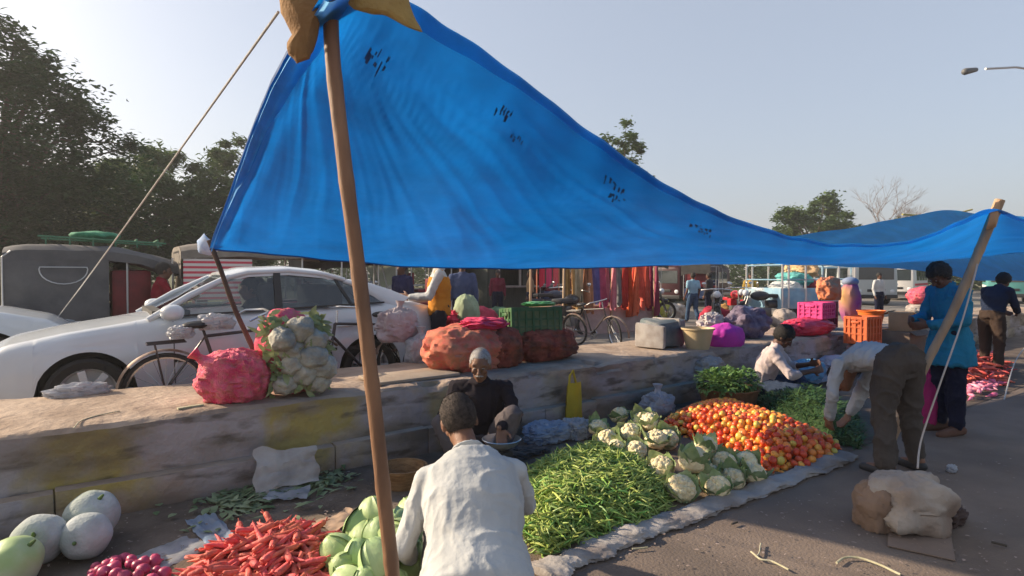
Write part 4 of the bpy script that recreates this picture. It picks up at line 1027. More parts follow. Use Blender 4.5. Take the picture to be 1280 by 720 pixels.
    # details on both sides
    for s_ in (-1, 1):
        mb = MB()
        for x in (1.52, xb, xr + .06):
            q = []
            for z in (.34, .5, .65, .8, .92):
                zz = z * hz; zr = (zz - .2) / (interp(TOP, x) - .2); q.append(V((x + (.05 * max(0, .5 - z)), s_ * (interp(WD, x) * interp(PR, zr) + .0015), zz)))
            mb.tube(q, .004, 4)
        y = interp(WD, 2) * .9955 + .004
        mb.box(((1.55 + xr) / 2, s_ * y, .555 * hz), (xr - 1.5, .014, .03))
        mb.box(((1.3 + 3) / 2, s_ * interp(WD, 2) * .955, .245), (2.0, .02, .06))
        mb.build('door_seam', DKP, root, local=True, smooth=False)
    for s_ in (-1, 1):
        for x in (xb - .2, xr - .1):
            mb = MB(); mb.cap((x - .08, s_ * (interp(WD, x) * .985 + .018), .80 * hz), (x + .08, s_ * (interp(WD, x) * .985 + .018), .80 * hz), .012, .012); mb.build('door_handle', paint, root, local=True)
        mb = MB(); mb.ell((1.5, s_ * (W / 2 + .07), 1.01 * hz), (.10, .12, .075), None, 20, 12, lambda q: 1 + .12 * (abs(q.x) + abs(q.z) - 1)); mb.cap((1.5, s_ * (W / 2 - .1), .95 * hz), (1.5, s_ * (W / 2), .96 * hz), .02, .02); mb.build('side_mirror', paint, root, local=True)
        mb = MB(); mb.grid(lambda u, v: V((.03 + .42 * u * u + .03 * v, s_ * (interp(WD, .03 + .42 * u * u) * (.9 - .1 * v * (1 - u)) - .17 * (1 - u) * (1 - u) + .012), (.56 + .12 * v * (1 - .3 * u) + .06 * u) * hz)), 10, 5); mb.build('headlight', LMP, root, local=True)
        mb = MB(); mb.rbox((L - .05, s_ * (W / 2 - .22), .86 * hz), (.1, .3, .16), .03); mb.build('tail_lamp', RLMP, root, local=True)
    mb = MB(); mb.rbox((-.005, 0, .36 * hz), (.06, .9, .14), .02); mb.rbox((.01, 0, .56 * hz), (.06, .7, .06), .02); mb.cap((-.015, -.62, .33), (-.015, -.5, .33), .035, .035); mb.cap((-.015, .62, .33), (-.015, .5, .33), .035, .035); mb.build('grille', DKP, root, local=True)
    return root
WANG = 0.0   # the ledge runs along world x, so a car facing picture left points to -x: its local +x is its tail
c0 = G(100, 537, ROAD)      # front wheel contact, near side
sed = car('white sedan parked close behind the ledge with its driver at the wheel', (c0.x - .80, c0.y + .78, ROAD), 0)
c1 = D(84, 380, 8.9)
suv = car('white car behind the sedan with only its bonnet showing at the left edge', (c1.x + .12, 9.2, ROAD), pi, 4.3, 1.75, 1.68, True)
# ---------------------------------------------------------------- e-rickshaw
PIPE = mat('pale_steel_pipe', (.5, .5, .5), rough=.4, metal=.6)
REDV = mat('red_vinyl', (.10, .006, .012), (.17, .01, .018), 6, .5)
GREYC = mat('grey_canvas', (.075, .075, .08), (.105, .103, .108), 4, .85, .3, 8, dirt=(.16, .15, .14), dscale=3, damt=.3)
BLKC = mat('black_canvas', (.035, .033, .032), (.07, .066, .062), 4, .85, .3, 8)
BLUEP = mat('dark_blue_paint', (.03, .05, .12), rough=.4)
def rickshaw(label, loc, rz, side, body, closed=False, slope=.22, L=2.6, W=1.0, H=1.82, rack=False, stripe=None, group=None):
    root = thing('electric_rickshaw', label, 'rickshaw', loc, rz, group)
    mb = MB(); mb.rbox((0, 0, .42), (L * .82, W, .1), .03); mb.rbox((-L * .22, 0, .6), (L * .36, W * .96, .3), .04); mb.rbox((L * .38, 0, .75), (.12, W * .7, .62), .05, rot=Matrix.Rotation(-.2, 3, 'Y')); mb.build('body', body, root, local=True)
    for (x, y) in ((-L * .3, -W * .46), (-L * .3, W * .46), (L * .42, 0)): wheel(root, (x, y, .24), .24, .08, .16, thin=True)
    mb = MB()
    for x in (-L * .45, -L * .05, L * .12, L * .38):
        for s_ in (-1, 1): mb.tube([(x, s_ * W * .47, .45), (x, s_ * W * .47, H - .12)], .014, 6)
    for s_ in (-1, 1): mb.tube([(-L * .45, s_ * W * .47, .95), (-L * .05, s_ * W * .47, .95)], .012, 6)
    mb.tube([(L * .38, -.25, 1.05), (L * .3, 0, 1.0), (L * .38, .25, 1.05)], .014, 6); mb.build('frame', PIPE, root, local=True)
    mb = MB()
    def roof(u, v):
        x = -L * .5 + L * 1.02 * u; y = (v - .5) * W * 1.06; z = H - .04 + .09 * (1 - (2 * v - 1) ** 4) - slope * max(0, u - .5) ** 1.3 * 1.4 - (.05 * (1 - u * 9) ** 2 if u < .11 else 0) + .015 * noise.noise(V((u * 8, v * 3, L))); return V((x, y, z))
    mb.grid(roof, 30, 12); mb.grid(lambda u, v: roof(u, 0) + V((0, -.004, -.11 * v - .02 * v * abs(sin(u * 14)))), 30, 2); mb.grid(lambda u, v: roof(u, 1) + V((0, .004, -.11 * v - .02 * v * abs(sin(u * 14)))), 30, 2)
    mb.grid(lambda u, v: roof(0, u) + V((-.004, 0, -(.45 if not closed else .95) * v)), 10, 6); mb.build('canopy', side, root, local=True)
    if closed:
        for s_ in (-1, 1):
            mb = MB(); mb.grid(lambda u, v: V((-L * .5 + L * .52 * u, s_ * (W * .53 + .015 * noise.noise(V((u * 5, v * 4, s_)))), H - .1 - (H - .72) * v)), 20, 12); mb.build('side_curtain', side, root, local=True)
            mb = MB(); mb.tube([V((-L * .5 + L * (.29 + .12 * cos(a)), s_ * (W * .53 + .012), H - .30 - .2 * max(-.15, sin(a)) )) for a in [k * 2 * pi / 24 for k in range(25)]], .008, 5); mb.build('curtain_window_piping', PIPE, root, local=True)
            mb = MB(); mb.tube([(-L * .5, s_ * W * .54, .72), (-L * .5, s_ * W * .54, H - .14), (-L * .46, s_ * W * .54, H - .06)], .012, 5); mb.tube([(-L * .5, s_ * W * .54, .72), (L * .02, s_ * W * .54, .71)], .012, 5); mb.build('curtain_edge', PIPE, root, local=True)
    mb = MB(); mb.rbox((-L * .28, 0, .78), (.42, W * .86, .12), .04); mb.build('seat', REDV, root, local=True); mb = MB(); mb.rbox((-L * .42, 0, 1.05), (.1, W * .86, .5), .04); mb.build('seat_back', REDV, root, local=True); mb = MB(); mb.rbox((L * .14, 0, .78), (.3, W * .8, .1), .04); mb.build('front_bench', REDV, root, local=True)
    mb = MB(); mb.grid(lambda u, v: V((L * .4 - .08 * v, (u - .5) * W * .85, 1.05 + (H - 1.2) * v)), 2, 2); mb.build('windscreen', GLC, root, local=True)
    if stripe:
        mb = MB(); mb.rbox((-L * .49, 0, 1.2), (.06, W * .98, .8), .02); mb.build('striped_panel', stripe, root, local=True)
    if rack:
        mb = MB()
        for s_ in (-1, 1): mb.tube([(-L * .34, s_ * .34, H + .16), (L * .35, s_ * .34, H + .1)], .014, 6)
        for k in range(6): mb.tube([(-L * .3 + k * L * .12, -.34, H + .15), (-L * .3 + k * L * .12, .34, H + .15)], .012, 5); mb.tube([(-L * .3 + k * L * .12, -.34, H + .15), (-L * .3 + k * L * .12, -.34, H + .03)], .01, 5)
        mb.build('roof_rack', mat('green_rack_paint', (.08, .2, .12)), root, local=True)
        mb = MB(); mb.ell((-.1, 0, H + .2), (.32, .28, .07), None, 20, 12); mb.disp(.04, 9); mb.build('rack_load', mat('green_net_bundle', (.03, .16, .09), (.06, .25, .14), 20), root, local=True)
    return root
p = D(131, 345, 10.3); rk1 = rickshaw('grey canvas covered rickshaw with roof rack and red seats', (p.x, 10.6, ROAD), 0.0, GREYC, GREYC, True, slope=.5, L=2.2, W=1.05, H=1.74, rack=True)
mb = MB(); mb.rbox((.32, 0, 1.08), (.5, .9, .72), .06); mb.build('red_seat_back', REDV, rk1, local=True)
STRP = bpy.data.materials.new('pink_striped_sheet')
def stripes(m, a, b, sc_, axis=2):
    m.use_nodes = True; nt = m.node_tree; N = nt.nodes; L = nt.links; tc = N.new('ShaderNodeTexCoord'); sp = N.new('ShaderNodeSeparateXYZ'); L.new(tc.outputs['Object'], sp.inputs[0])
    mm = N.new('ShaderNodeMath'); mm.operation = 'MULTIPLY'; mm.inputs[1].default_value = sc_; L.new(sp.outputs[axis], mm.inputs[0]); f = N.new('ShaderNodeMath'); f.operation = 'FRACT'; L.new(mm.outputs[0], f.inputs[0])
    r = N.new('ShaderNodeValToRGB'); e = r.color_ramp.elements; e[0].color = a + (1,); e[1].color = b + (1,); e[0].position = .42; e[1].position = .5; L.new(f.outputs[0], r.inputs[0]); L.new(r.outputs[0], N['Principled BSDF'].inputs['Base Color']); N['Principled BSDF'].inputs['Roughness'].default_value = .85
stripes(STRP, (.5, .06, .09), (.55, .5, .48), 13)
p = D(222, 330, 10.2); rk2 = rickshaw('long rickshaw with dusty grey canopy and pink striped panels behind the sedan', (p.x + 1.95, 10.35, ROAD), 0, mat('dusty_canvas', (.16, .14, .12), (.24, .21, .18), 4, .9, .3, 8), BLUEP, False, L=3.9, W=1.1, H=1.80)
mb = MB(); mb.rbox((-1.45, -.555, 1.30), (.95, .04, .62), .015); mb.build('striped_panel', STRP, rk2, local=True, label='pink and white striped panel')
mb = MB(); mb.rbox((-.6, -.35, .86), (1.5, .5, .2), .06); mb.build('striped_cushion', STRP, rk2, local=True)
p = D(470, 340, 10.3); rk3 = rickshaw('dark canopied rickshaw standing behind the tail of the sedan', (p.x + .3, 10.6, ROAD), pi, BLKC, BLUEP, False, L=2.7, H=1.74)
for k, (x, y, lb, rz) in enumerate(((548, 396, 'dark canopied rickshaw parked across the road left of the kiosk', .1), (432, 400, 'dark canopied rickshaw far behind the roof of the sedan', .2), (705, 392, 'dark canopied rickshaw behind the garment rack', -.1), (790, 390, 'dark canopied rickshaw behind the scarf stall', .15), (880, 384, 'dark canopied rickshaw across the road beyond the walking man', .4))):
    p = G(x, y, ROAD); copy_tree(rk3, label=lb, loc=(p.x, p.y, ROAD), rot=(0, 0, rz), scale=1.12)
# ---------------------------------------------------------------- bicycle
FRM = mat('bicycle_enamel', (.02, .02, .025), (.05, .03, .025), 12, .4, spec=.5); RUST = mat('rusty_steel', (.2, .12, .08), (.3, .24, .2), 12, .6, metal=.5)
def bicycle(label, loc, rz, steer=0.0, group=None, mud=RUST, lean=0.06):
    root = thing('bicycle', label, 'bicycle', loc, rz, group); root.rotation_euler = (lean, 0, rz)
    wheel(root, (-.52, 0, .335), .335, .04, .30, thin=True); wheel(root, (.55, 0, .335), .335, .04, .30, thin=True, steer=steer)
    mb = MB(); B = (-.05, 0, .28); ST = (-.2, 0, .80); HT = (.33, 0, .84); HB = (.36, 0, .70)
    for a, b, r in ((B, ST, .016), (ST, HT, .015), (B, HB, .017), (HT, HB, .018), (B, (-.52, .03, .335), .009), (B, (-.52, -.03, .335), .009), (ST, (-.52, .03, .335), .008), (ST, (-.52, -.03, .335), .008)): mb.tube([a, b], r, 8)
    mb.tube([HB, (.40, .04, .6), (.55, .045, .335)], .011, 6); mb.tube([HB, (.40, -.04, .6), (.55, -.045, .335)], .011, 6); mb.build('frame', FRM, root, local=True)
    mb = MB(); mb.tube([(.31, 0, .84), (.3, 0, .98)], .012, 8); mb.tube([(.12, -.28, .96), (.2, -.27, 1.0), (.33, -.12, 1.02), (.33, .12, 1.02), (.2, .27, 1.0), (.12, .28, .96)], .012, 8); mb.build('handlebar', CHR, root, local=True)
    mb = MB(); mb.ell((-.25, 0, .91), (.14, .075, .035), None, 16, 8, lambda q: 1 - .35 * max(0, q.x)); mb.tube([(-.2, 0, .8), (-.23, 0, .9)], .013, 6); mb.build('saddle', DKP, root, local=True)
    for cx, a0, a1 in ((-.52, 20, 200), (.55, -10, 140)):
        mb = MB(); rows = [[V((cx + cos(radians(a)) * r_, y, .335 + sin(radians(a)) * r_)) for y, r_ in ((-.034, .355), (-.02, .368), (0, .373), (.02, .368), (.034, .355))] for a in range(a0, a1 + 1, 8)]
        n = 5; vs = [q for r in rows for q in r]; mb.add(vs, [(i * n + k, i * n + k + 1, (i + 1) * n + k + 1, (i + 1) * n + k) for i in range(len(rows) - 1) for k in range(n - 1)])
        mb.build('mudguard', mud, root, local=True)
    mb = MB()
    for y in (-.07, 0, .07): mb.tube([(-.66, y, .76), (-.36, y, .77)], .006, 5)
    mb.tube([(-.66, -.07, .76), (-.66, .07, .76)], .006, 5); mb.tube([(-.52, .07, .335), (-.6, .07, .76)], .006, 5); mb.tube([(-.52, -.07, .335), (-.6, -.07, .76)], .006, 5); mb.build('carrier', FRM, root, local=True)
    mb = MB(); mb.tube([(-.12, .06, .2), (.02, .06, .36)], .009, 6); mb.tube([(-.12, .06, .2), (-.12, .13, .2)], .014, 6); mb.tube([(.02, -.06, .36), (.02, -.13, .36)], .014, 6)
    mb.lathe([(.02, -.006), (.095, -.005), (.095, .005), (.02, .006)], c=(-.05, .05, .28), n=20, axis='Y'); mb.build('crank', CHR, root, local=True)
    return root
def blob(name, label, cat, c, r, m, amp=.15, freq=2.2, seed=0, rz=0, tilt=0, top=None, flat=.0, group=None, nu=64, nv=40, fine=.04, knot=None, lump=0):
    """soft bag: c is its centre"""
    root = None; mb = MB(); R = Euler((tilt, 0, rz)).to_matrix()
    def fn(p):
        k = 1 + amp * noise.noise(p * freq + V((seed, 0, 0))) + fine * (1 - abs(noise.noise(p * 6 + V((seed, 3, 0)))) * 3) + fine * .5 * noise.noise(p * 13 + V((0, seed, 0)))
        w_ = p * 2.4 + noise.noise_vector(p * 1.7 + V((seed, 0, 0))) * .8 + V((0, 0, seed))
        k += fine * .8 * (1 - min(1, abs(noise.noise(w_ * .8)) * 1.8)) ** 2 + fine * .3 * (1 - min(1, abs(noise.noise(w_ * 1.8)) * 2)) ** 2
        if lump: k += lump * (.55 - min(1, noise.voronoi(p * 4.2 + V((seed, 0, 0)))[0][0] * 1.3))
        q = max(abs(p.x), abs(p.y), abs(p.z)); return k * (1 + (.18 * (1 / q - 1)))
    mb.ell(c, r, R, nu, nv, fn)
    lo = min(p.z for p in mb.v); fl = V(c).z - r[2] * .86
    mb.v = [V((p.x, p.y, max(p.z, fl + .004 * noise.noise(p * 20)))) for p in mb.v]
    if knot:
        k = R @ V(knot); b = V(c) + V((k.x * r[0], k.y * r[1], k.z * r[2])) * .95; d = k.normalized()
        u, w = basis(d); mb.eloft([(b - d * .05, u, .09, w, .08), (b + d * .02, u, .04, w, .035), (b + d * .05, u, .03, w, .028), (b + d * .1, u, .06, w, .05)], 12)
    return mb.build(name, m, None, loc=V((c[0], c[1], fl)), label=label, cat=cat, group=group)
NETP = mat('pink_mesh_sack', (.62, .03, .10), (.82, .16, .24), 9, .75, .8, 120, vor=True, dirt=(.5, .2, .12), dscale=22, damt=.7)
NETR = mat('red_orange_mesh_sack', (.60, .09, .07), (.70, .24, .14), 5, .8, .8, 110, vor=True, dirt=(.36, .2, .1), dscale=16, damt=.7)
NETD = mat('dark_red_mesh_sack', (.13, .025, .02), (.42, .10, .06), 12, .8, .8, 110, vor=True, dirt=(.08, .06, .03), dscale=5, damt=.7)
p = D(289, 468, 4.86)
blob('mesh_sack', 'bright pink mesh sack full of vegetables sitting on the ledge behind the stick', 'sack', (p.x, 4.76, LEDGE + .165), (.245, .21, .20), NETP, seed=3, knot=(-.85, -.1, .75), rz=-.3, fine=.06, lump=.025)
p = D(368, 450, 4.72); rt = D(372, 500, 4.95)
cabsack = thing('vegetable_sack', 'torn open pink sack heaped with cauliflowers and leaves on the ledge', 'sack', (p.x, p.y, LEDGE))
mb = MB(); mb.ell((p.x - .0, p.y + .10, LEDGE + .31), (.25, .21, .36), Euler((0, -.18, 0)).to_matrix(), 36, 26, lambda q: 1 + .13 * noise.noise(q * 2.5) + .05 * noise.noise(q * 7)); mb.v = [V((q.x, q.y, max(q.z, LEDGE + .003))) for q in mb.v]; mb.build('sack_cloth', NETP, cabsack)
random.seed(14); CG = mat('dusty_cauliflower', (.24, .23, .2), (.46, .43, .34), 7, .8, .5, 50, vor=True); LG = mat('wilted_leaf', (.19, .24, .09), (.34, .37, .19), 8, .6, .3, 30, trans=.15)
for (dx, dz, r) in ((-.13, .50, .10), (.02, .58, .11), (.12, .48, .10), (-.04, .40, .11), (.1, .33, .12), (.18, .24, .11), (.04, .2, .12), (.14, .12, .1), (-.05, .28, .09), (-.10, .12, .09)):
    c = V((p.x + dx, p.y - .13 + random.uniform(-.03, .03), LEDGE + dz * .9)); b = MB(); b.ell(c, (r, r, r * .9), None, 36, 24, lambda q: 1 + .22 * noise.noise(q * 1.8 + c * 9) + .10 * (.5 - min(1, noise.voronoi(q * 3 + c * 9)[0][0])) + .06 * noise.noise(q * 8)); b.build('cauliflower_head', CG, cabsack)
b = MB()
for k in range(330):
    a = random.uniform(-1.6, 1.6); zz = random.uniform(.03, .64); rr = random.uniform(.2, .25) * (1 - .35 * max(0, zz - .35)); q = V((p.x + rr * sin(a), p.y - rr * .9 * cos(a) + .06, LEDGE + zz)); leaf(b, q, random.uniform(.06, .13), random.uniform(.02, .05), (random.uniform(-1, 1), random.uniform(-1, 0), random.uniform(-1, .8)), (0, -1, .3), random.uniform(-.3, .6))
b.build('leaves', LG, cabsack, kind='stuff')
# bikes
p = G(283, 520, ROAD); p = D(283, 470, 6.02)
bk1 = bicycle('old bicycle with white plastic wrapped saddle between ledge and sedan', (p.x + .02, 6.02, ROAD), 0)
q = D(270, 406, 6.0); blob('plastic_bag', 'crumpled white plastic bag covering the bicycle saddle', 'bag', (q.x, q.y, q.z + .02), (.14, .10, .075), PLASW, .3, 2.5, 6, rz=.1, fine=.1)
q = D(226, 420, 5.98); blob('plastic_bag', 'small white bag tied on the bicycle carrier', 'bag', (q.x, q.y, q.z + .03), (.10, .09, .06), PLASW, .3, 2.5, 16, fine=.1)
q = D(98, 478, 5.76); blob('plastic_bag', 'dirty clear plastic bag lying on the ledge before the sedan wheel', 'bag', (q.x + .0, 5.66, LEDGE + .035), (.19, .09, .055), PLASW, .3, 2.5, 26, rz=.2, fine=.1)
p = D(462, 440, 6.05)
bk2 = bicycle('black bicycle leaning behind the ledge beside the man in the orange vest', (p.x, 6.22, ROAD), pi + .25, .5)
q = D(497, 408, 5.9); blob('plastic_bag', 'full translucent white bag hanging from the handlebar, pinkish inside', 'bag', (q.x, q.y, q.z), (.23, .15, .19), mat('milky_plastic', (.5, .46, .48), (.36, .28, .3), 5, .5, .4, 30, trans=.3), .2, 2, 36, fine=.07, knot=(.1, 0, 1))
q = D(518, 440, 5.86); blob('plastic_bag', 'lower white plastic bag standing on the ledge near the orange vest man', 'bag', (q.x, 5.7, LEDGE + .13), (.17, .13, .16), PLASW, .2, 2, 46, fine=.07, knot=(.0, 0, 1))
p = G(744, 434, ROAD); bk3 = bicycle('rusty bicycle standing alone on the road before the scarf stall', (p.x, p.y, ROAD), radians(-84), -.5, lean=.15); bk3.scale = (.9,) * 3
# sacks and crates on the ledge
p = D(583, 440, 5.0); blob('mesh_sack', 'large orange red mesh sack slumped on the ledge behind the old man', 'sack', (p.x - .02, 5.02, LEDGE + .20), (.42, .31, .235), NETR, .14, 2, 53, rz=.1, tilt=.1, fine=.05, lump=.05)
p = D(627, 452, 4.9); blob('mesh_sack', 'small dark red sack squeezed between the two larger ones', 'sack', (p.x, 5.0, LEDGE + .19), (.26, .26, .22), NETD, .12, 2, 54, fine=.05, lump=.06)
p = D(678, 446, 5.1); blob('mesh_sack', 'dark red mesh sack lying flat under the green crate', 'sack', (p.x, 5.1, LEDGE + .165), (.42, .28, .19), NETD, .12, 2, 55, fine=.05, lump=.06)
p = D(604, 412, 5.0); blob('bundle', 'pink cloth bundle lying on top of the orange red sack', 'bundle', (p.x, 5.0, LEDGE + .44), (.25, .15, .06), mat('pink_cloth', (.7, .06, .14), (.55, .04, .1), 9, .85), .3, 3, 56, fine=.08)
CRG = mat('green_crate_plastic', (.03, .10, .035), (.05, .14, .05), 5, .5, spec=.4, dirt=(.2, .2, .12), dscale=4, damt=.5)
def crate(label, c, size, m, rz=0, group=None, tilt=0, endm=None):
    """open plastic crate: c = centre of its bottom"""
    root = thing('plastic_crate', label, 'crate', c, rz, group); root.rotation_euler = (tilt, 0, rz)
    x, y, z = size[0] / 2, size[1] / 2, size[2]; mb = MB()
    mb.box((0, 0, .008), (2 * x - .02, 2 * y - .02, .016))
    for sx in (-1, 1):
        for sy in (-1, 1): mb.rbox((sx * (x - .015), sy * (y - .015), z / 2), (.035, .035, z), .006)
    for zz, h in ((.03, .045), (z * .38, .022), (z * .62, .022), (z - .02, .045)):
        for s_ in (-1, 1): mb.box((0, s_ * (y - .008), zz), (2 * x - .04, .012, h)); mb.box((s_ * (x - .008), 0, zz), (.012, 2 * y - .04, h))
    n = max(4, int(2 * x / .085))
    for i in range(1, n):
        for s_ in (-1, 1): mb.box((-x + 2 * x * i / n, s_ * (y - .004), z / 2), (.02, .014, z - .02))
    n = max(3, int(2 * y / .085))
    for i in range(1, n):
        for s_ in (-1, 1): mb.box((s_ * (x - .004), -y + 2 * y * i / n, z / 2), (.014, .02, z - .02))
    mb.build('crate_frame', m, root, local=True, smooth=False)
    mb = MB()
    for s_ in (-1, 1): mb.box((s_ * (x - .017), 0, z * .5), (.005, 2 * y - .05, z * .9)); mb.box((0, s_ * (y - .017), z * .5), (2 * x - .05, .005, z * .9))
    mb.build('side_panel', endm or m, root, local=True, smooth=False)
    for s_ in (-1, 1): mb = MB(); mb.rbox((s_ * (x + .006), 0, z * .8), (.012, y * .7, .035), .005); mb.build('handle', m, root, local=True)
    return root
p = D(662, 424, 5.15); crate('dark green slatted plastic crate lying on the dark red sack', (p.x + .02, 5.15, p.z + .01), (.60, .38, .34), CRG, rz=-.25, tilt=-.08, endm=mat('olive_panel', (.06, .13, .045), (.2, .22, .1), 6, .6))
q = D(690, 385, 5.15); blob('plastic_bag', 'flat green plastic wrapper lying on top of the green crate', 'bag', (p.x + .13, 5.15, p.z + .39), (.20, .1, .028), mat('green_plastic', (.08, .3, .1), rough=.4), .3, 3, 66)
q = D(590, 392, 6.3); blob('bundle', 'crimson cloth bundle on the road side behind the orange vest man', 'bundle', (q.x, 6.6, q.z - .1), (.28, .15, .13), mat('crimson_cloth', (.5, .02, .07), (.7, .06, .12), 9, .85), .3, 3, 67, fine=.1)
p = D(512, 462, 4.95); mb = MB(); mb.rbox((p.x - .04, 4.86, LEDGE + .022), (.82, .42, .028), .008, rz=.03); mb.disp(.008, 4); mb.build('board', mat('dusty_board', (.3, .23, .17), (.36, .29, .22), 5, .95, .4, 60), None, loc=(p.x, 4.9, LEDGE + .01), label='flat dusty board on the ledge left of the orange red sack', cat='board')
mb = MB(); a = G(222, 513, LEDGE); b = G(254, 508, LEDGE); mb.beam(a + V((0, 0, .012)), b + V((0, 0, .012)), .03, .012); mb.build('wood_scrap', STALK, None, loc=a, label='small pale sliver of wood on the ledge top', cat='scrap')
for (pts, lb) in (([(92, 538), (102, 528), (125, 521), (150, 516)], 'dry twig lying on the ledge top at the left'),):
    mb = MB(); P_ = [G(x, y, LEDGE) + V((0, 0, .012)) for x, y in pts]; mb.tube(smoothl(P_, 20), .004, 6); mb.build('stalk', STALK, None, loc=P_[0], label=lb, cat='stalk')
# things on the ledge further right
WOV = mat('blue_grey_tin', (.07, .10, .11), (.2, .2, .19), 3, .6, .3, 12, dirt=(.35, .3, .25), dscale=3, damt=.5)
p = D(830, 425, 5.0); t = thing('tin_trunk', 'grey blue sheet wrapped box lying on the ledge beyond the rusty bicycle', 'box', (p.x, 5.05, LEDGE), .1)
mb = MB(); mb.rbox((0, 0, .19), (.52, .4, .34), .07); mb.disp(.06, 3.2); mb.build('box_body', WOV, t, local=True); mb = MB(); mb.rbox((-.30, -.05, .17), (.07, .42, .3), .03); mb.disp(.03, 6); mb.build('wrapping', SACKW, t, local=True); mb = MB(); mb.rbox((.12, 0, .19), (.035, .415, .372), .01); mb.build('strap', SACKW, t, local=True)
BEI = mat('cream_plastic', (.55, .42, .25), (.48, .36, .2), 3, .5, spec=.4)
def tub(label, c, r0, r1, h, m, cat='tub', name='tub', group=None, fill=None):
    t = thing(name, label, cat, c, 0, group); mb = MB(); mb.lathe([(.001, .0), (r0, .0), (r0 * .5 + r1 * .5, h * .5), (r1, h), (r1 + .015, h), (r1 + .012, h - .02), (r1 - .01, h - .005), (r0 - .01, .015), (.001, .015)], n=28); mb.build('tub_wall', m, t, local=True)
    if fill:
        mb = MB(); mb.ell((0, 0, h * .75), (r1 * .88, r1 * .88, h * .45), None, 24, 12, lambda q: 1 + .12 * noise.noise(q * 5)); mb.build('contents', fill, t, local=True)
    return t
p = G(872, 436, LEDGE); tub('cream plastic tub standing on the ledge left of the magenta bundle', p, .14, .2, .27, BEI)
MAG = mat('magenta_cloth', (.55, .04, .38), (.4, .03, .3), 4, .7, .2, 30)
p = D(911, 432, 4.62); blob('bundle', 'rounded magenta cloth bundle on the ledge edge behind the seated vendor', 'bundle', (p.x, 4.69, LEDGE + .09), (.30, .21, .20), MAG, .08, 2, 71, fine=.02)
p = D(925, 412, 5.2); blob('bundle', 'dark purple and grey clothes heaped behind the magenta bundle', 'bundle', (p.x, 5.1, LEDGE + .21), (.42, .25, .23), mat('purple_grey_clothes', (.05, .035, .08), (.25, .2, .24), 5, .9), .3, 2.2, 72, fine=.05)
p = D(893, 404, 5.25); blob('bundle', 'pale crumpled cloth at the left end of the purple heap', 'bundle', (p.x, 5.3, LEDGE + .2), (.22, .14, .16), mat('pale_cloth', (.4, .36, .36), (.5, .45, .42), 5, .9), .3, 3, 73, fine=.1)
p = D(1012, 412, 4.74); blob('mesh_sack', 'shiny crimson sack lying along the ledge under the pink crate', 'sack', (p.x - .02, 4.76, LEDGE + .12), (.58, .24, .145), mat('crimson_sack', (.5, .015, .05), (.65, .05, .1), 7, .45, .4, 40, spec=.5), .1, 2, 74, fine=.05)
PKC = mat('pink_crate_plastic', (.72, .07, .26), (.65, .05, .22), 4, .5, spec=.4)
ORC = mat('orange_crate_plastic', (.62, .14, .04), (.5, .1, .03), 4, .5, spec=.4)
p = D(1022, 405, 4.76); crate('pink plastic crate resting on the crimson sack', (p.x, 4.78, LEDGE + .245), (.54, .38, .26), PKC, rz=.1)
p = D(1080, 430, 4.1); crate('orange plastic crate standing on a pale sack in front of the ledge', (p.x, 4.12, .46), (.46, .34, .42), ORC, rz=-.05)
blob('sack', 'pale pinkish sack under the orange crate', 'sack', (p.x, 4.10, .24), (.25, .23, .25), mat('pinkish_sack', (.5, .34, .3), (.42, .25, .22), 5, .85), .15, 2, 75)
p = D(1036, 372, 5.0); blob('bundle', 'peach orange garment piled above the pink crate', 'bundle', (p.x, 5.0, LEDGE + .69), (.25, .16, .21), mat('peach_cloth', (.65, .24, .12), (.55, .19, .09), 5, .85), .25, 2, 76, fine=.06)
crate('maroon plastic crate stacked behind the pink crate', (p.x, 5.12, LEDGE + .02), (.6, .3, .46), mat('maroon_plastic', (.16, .015, .05), rough=.5), rz=.05)
p = D(1066, 378, 5.2); tb_ = thing('bundle', 'tall purple and yellow striped bundle tied with a grey cap', 'bundle', (p.x, 5.25, LEDGE)); mb = MB(); mb.ell((0, 0, .42), (.22, .18, .42), None, 26, 20, lambda q: 1 + .12 * noise.noise(q * 3)); mb.build('bundle_body', STRP2 if False else mat('purple_yellow_cloth', (.22, .04, .22), (.55, .32, .06), 1.6, .85, detail=1), tb_, local=True)
mb = MB(); mb.ell((0, 0, .82), (.17, .14, .09), None, 20, 12); mb.build('cap', mat('grey_cap_cloth', (.2, .24, .33)), tb_, local=True)
BRC = mat('brown_carton', (.36, .23, .13), (.29, .18, .1), 4, .9); 
def carton(label, c, size, rz, m=BRC):
    t = thing('carton', label, 'carton', c, rz); mb = MB(); mb.rbox((0, 0, size[2] / 2), size, .008); mb.disp(.008, 5); mb.build('box_body', m, t, local=True, smooth=30)
    for s_ in (-1, 1): mb = MB(); mb.box((0, s_ * (size[1] / 2 + .05), size[2] - .02), (size[0] * .96, .12, .006), rot=Matrix.Rotation(-s_ * .6, 3, 'X')); mb.build('flap', m, t, local=True)
    return t
p = D(1126, 410, 4.25); carton('open brown carton stacked left of the man in blue', (p.x, 4.2, .56), (.5, .36, .32), .15)
carton('dark stained carton underneath the open brown carton', (p.x, 4.2, .01), (.7, .42, .545), 0, mat('stained_carton', (.14, .1, .07), (.2, .14, .1), 4, .9))
p = D(1100, 412, 4.6); tub('orange plastic tub between the orange crate and brown carton', (p.x, 4.75, LEDGE + .01), .16, .22, .30, mat('orange_plastic', (.7, .16, .03), rough=.45))
p = D(1150, 385, 5.6); blob('mesh_sack', 'pink mesh sack farther back behind the brown carton', 'sack', (p.x, 5.5, LEDGE + .45), (.55, .3, .22), NETP, .1, 2, 77)
blob('sack', 'grey sack supporting the far pink mesh sack', 'sack', (p.x, 5.5, LEDGE + .13), (.6, .3, .17), SACKW, .1, 2, 78)
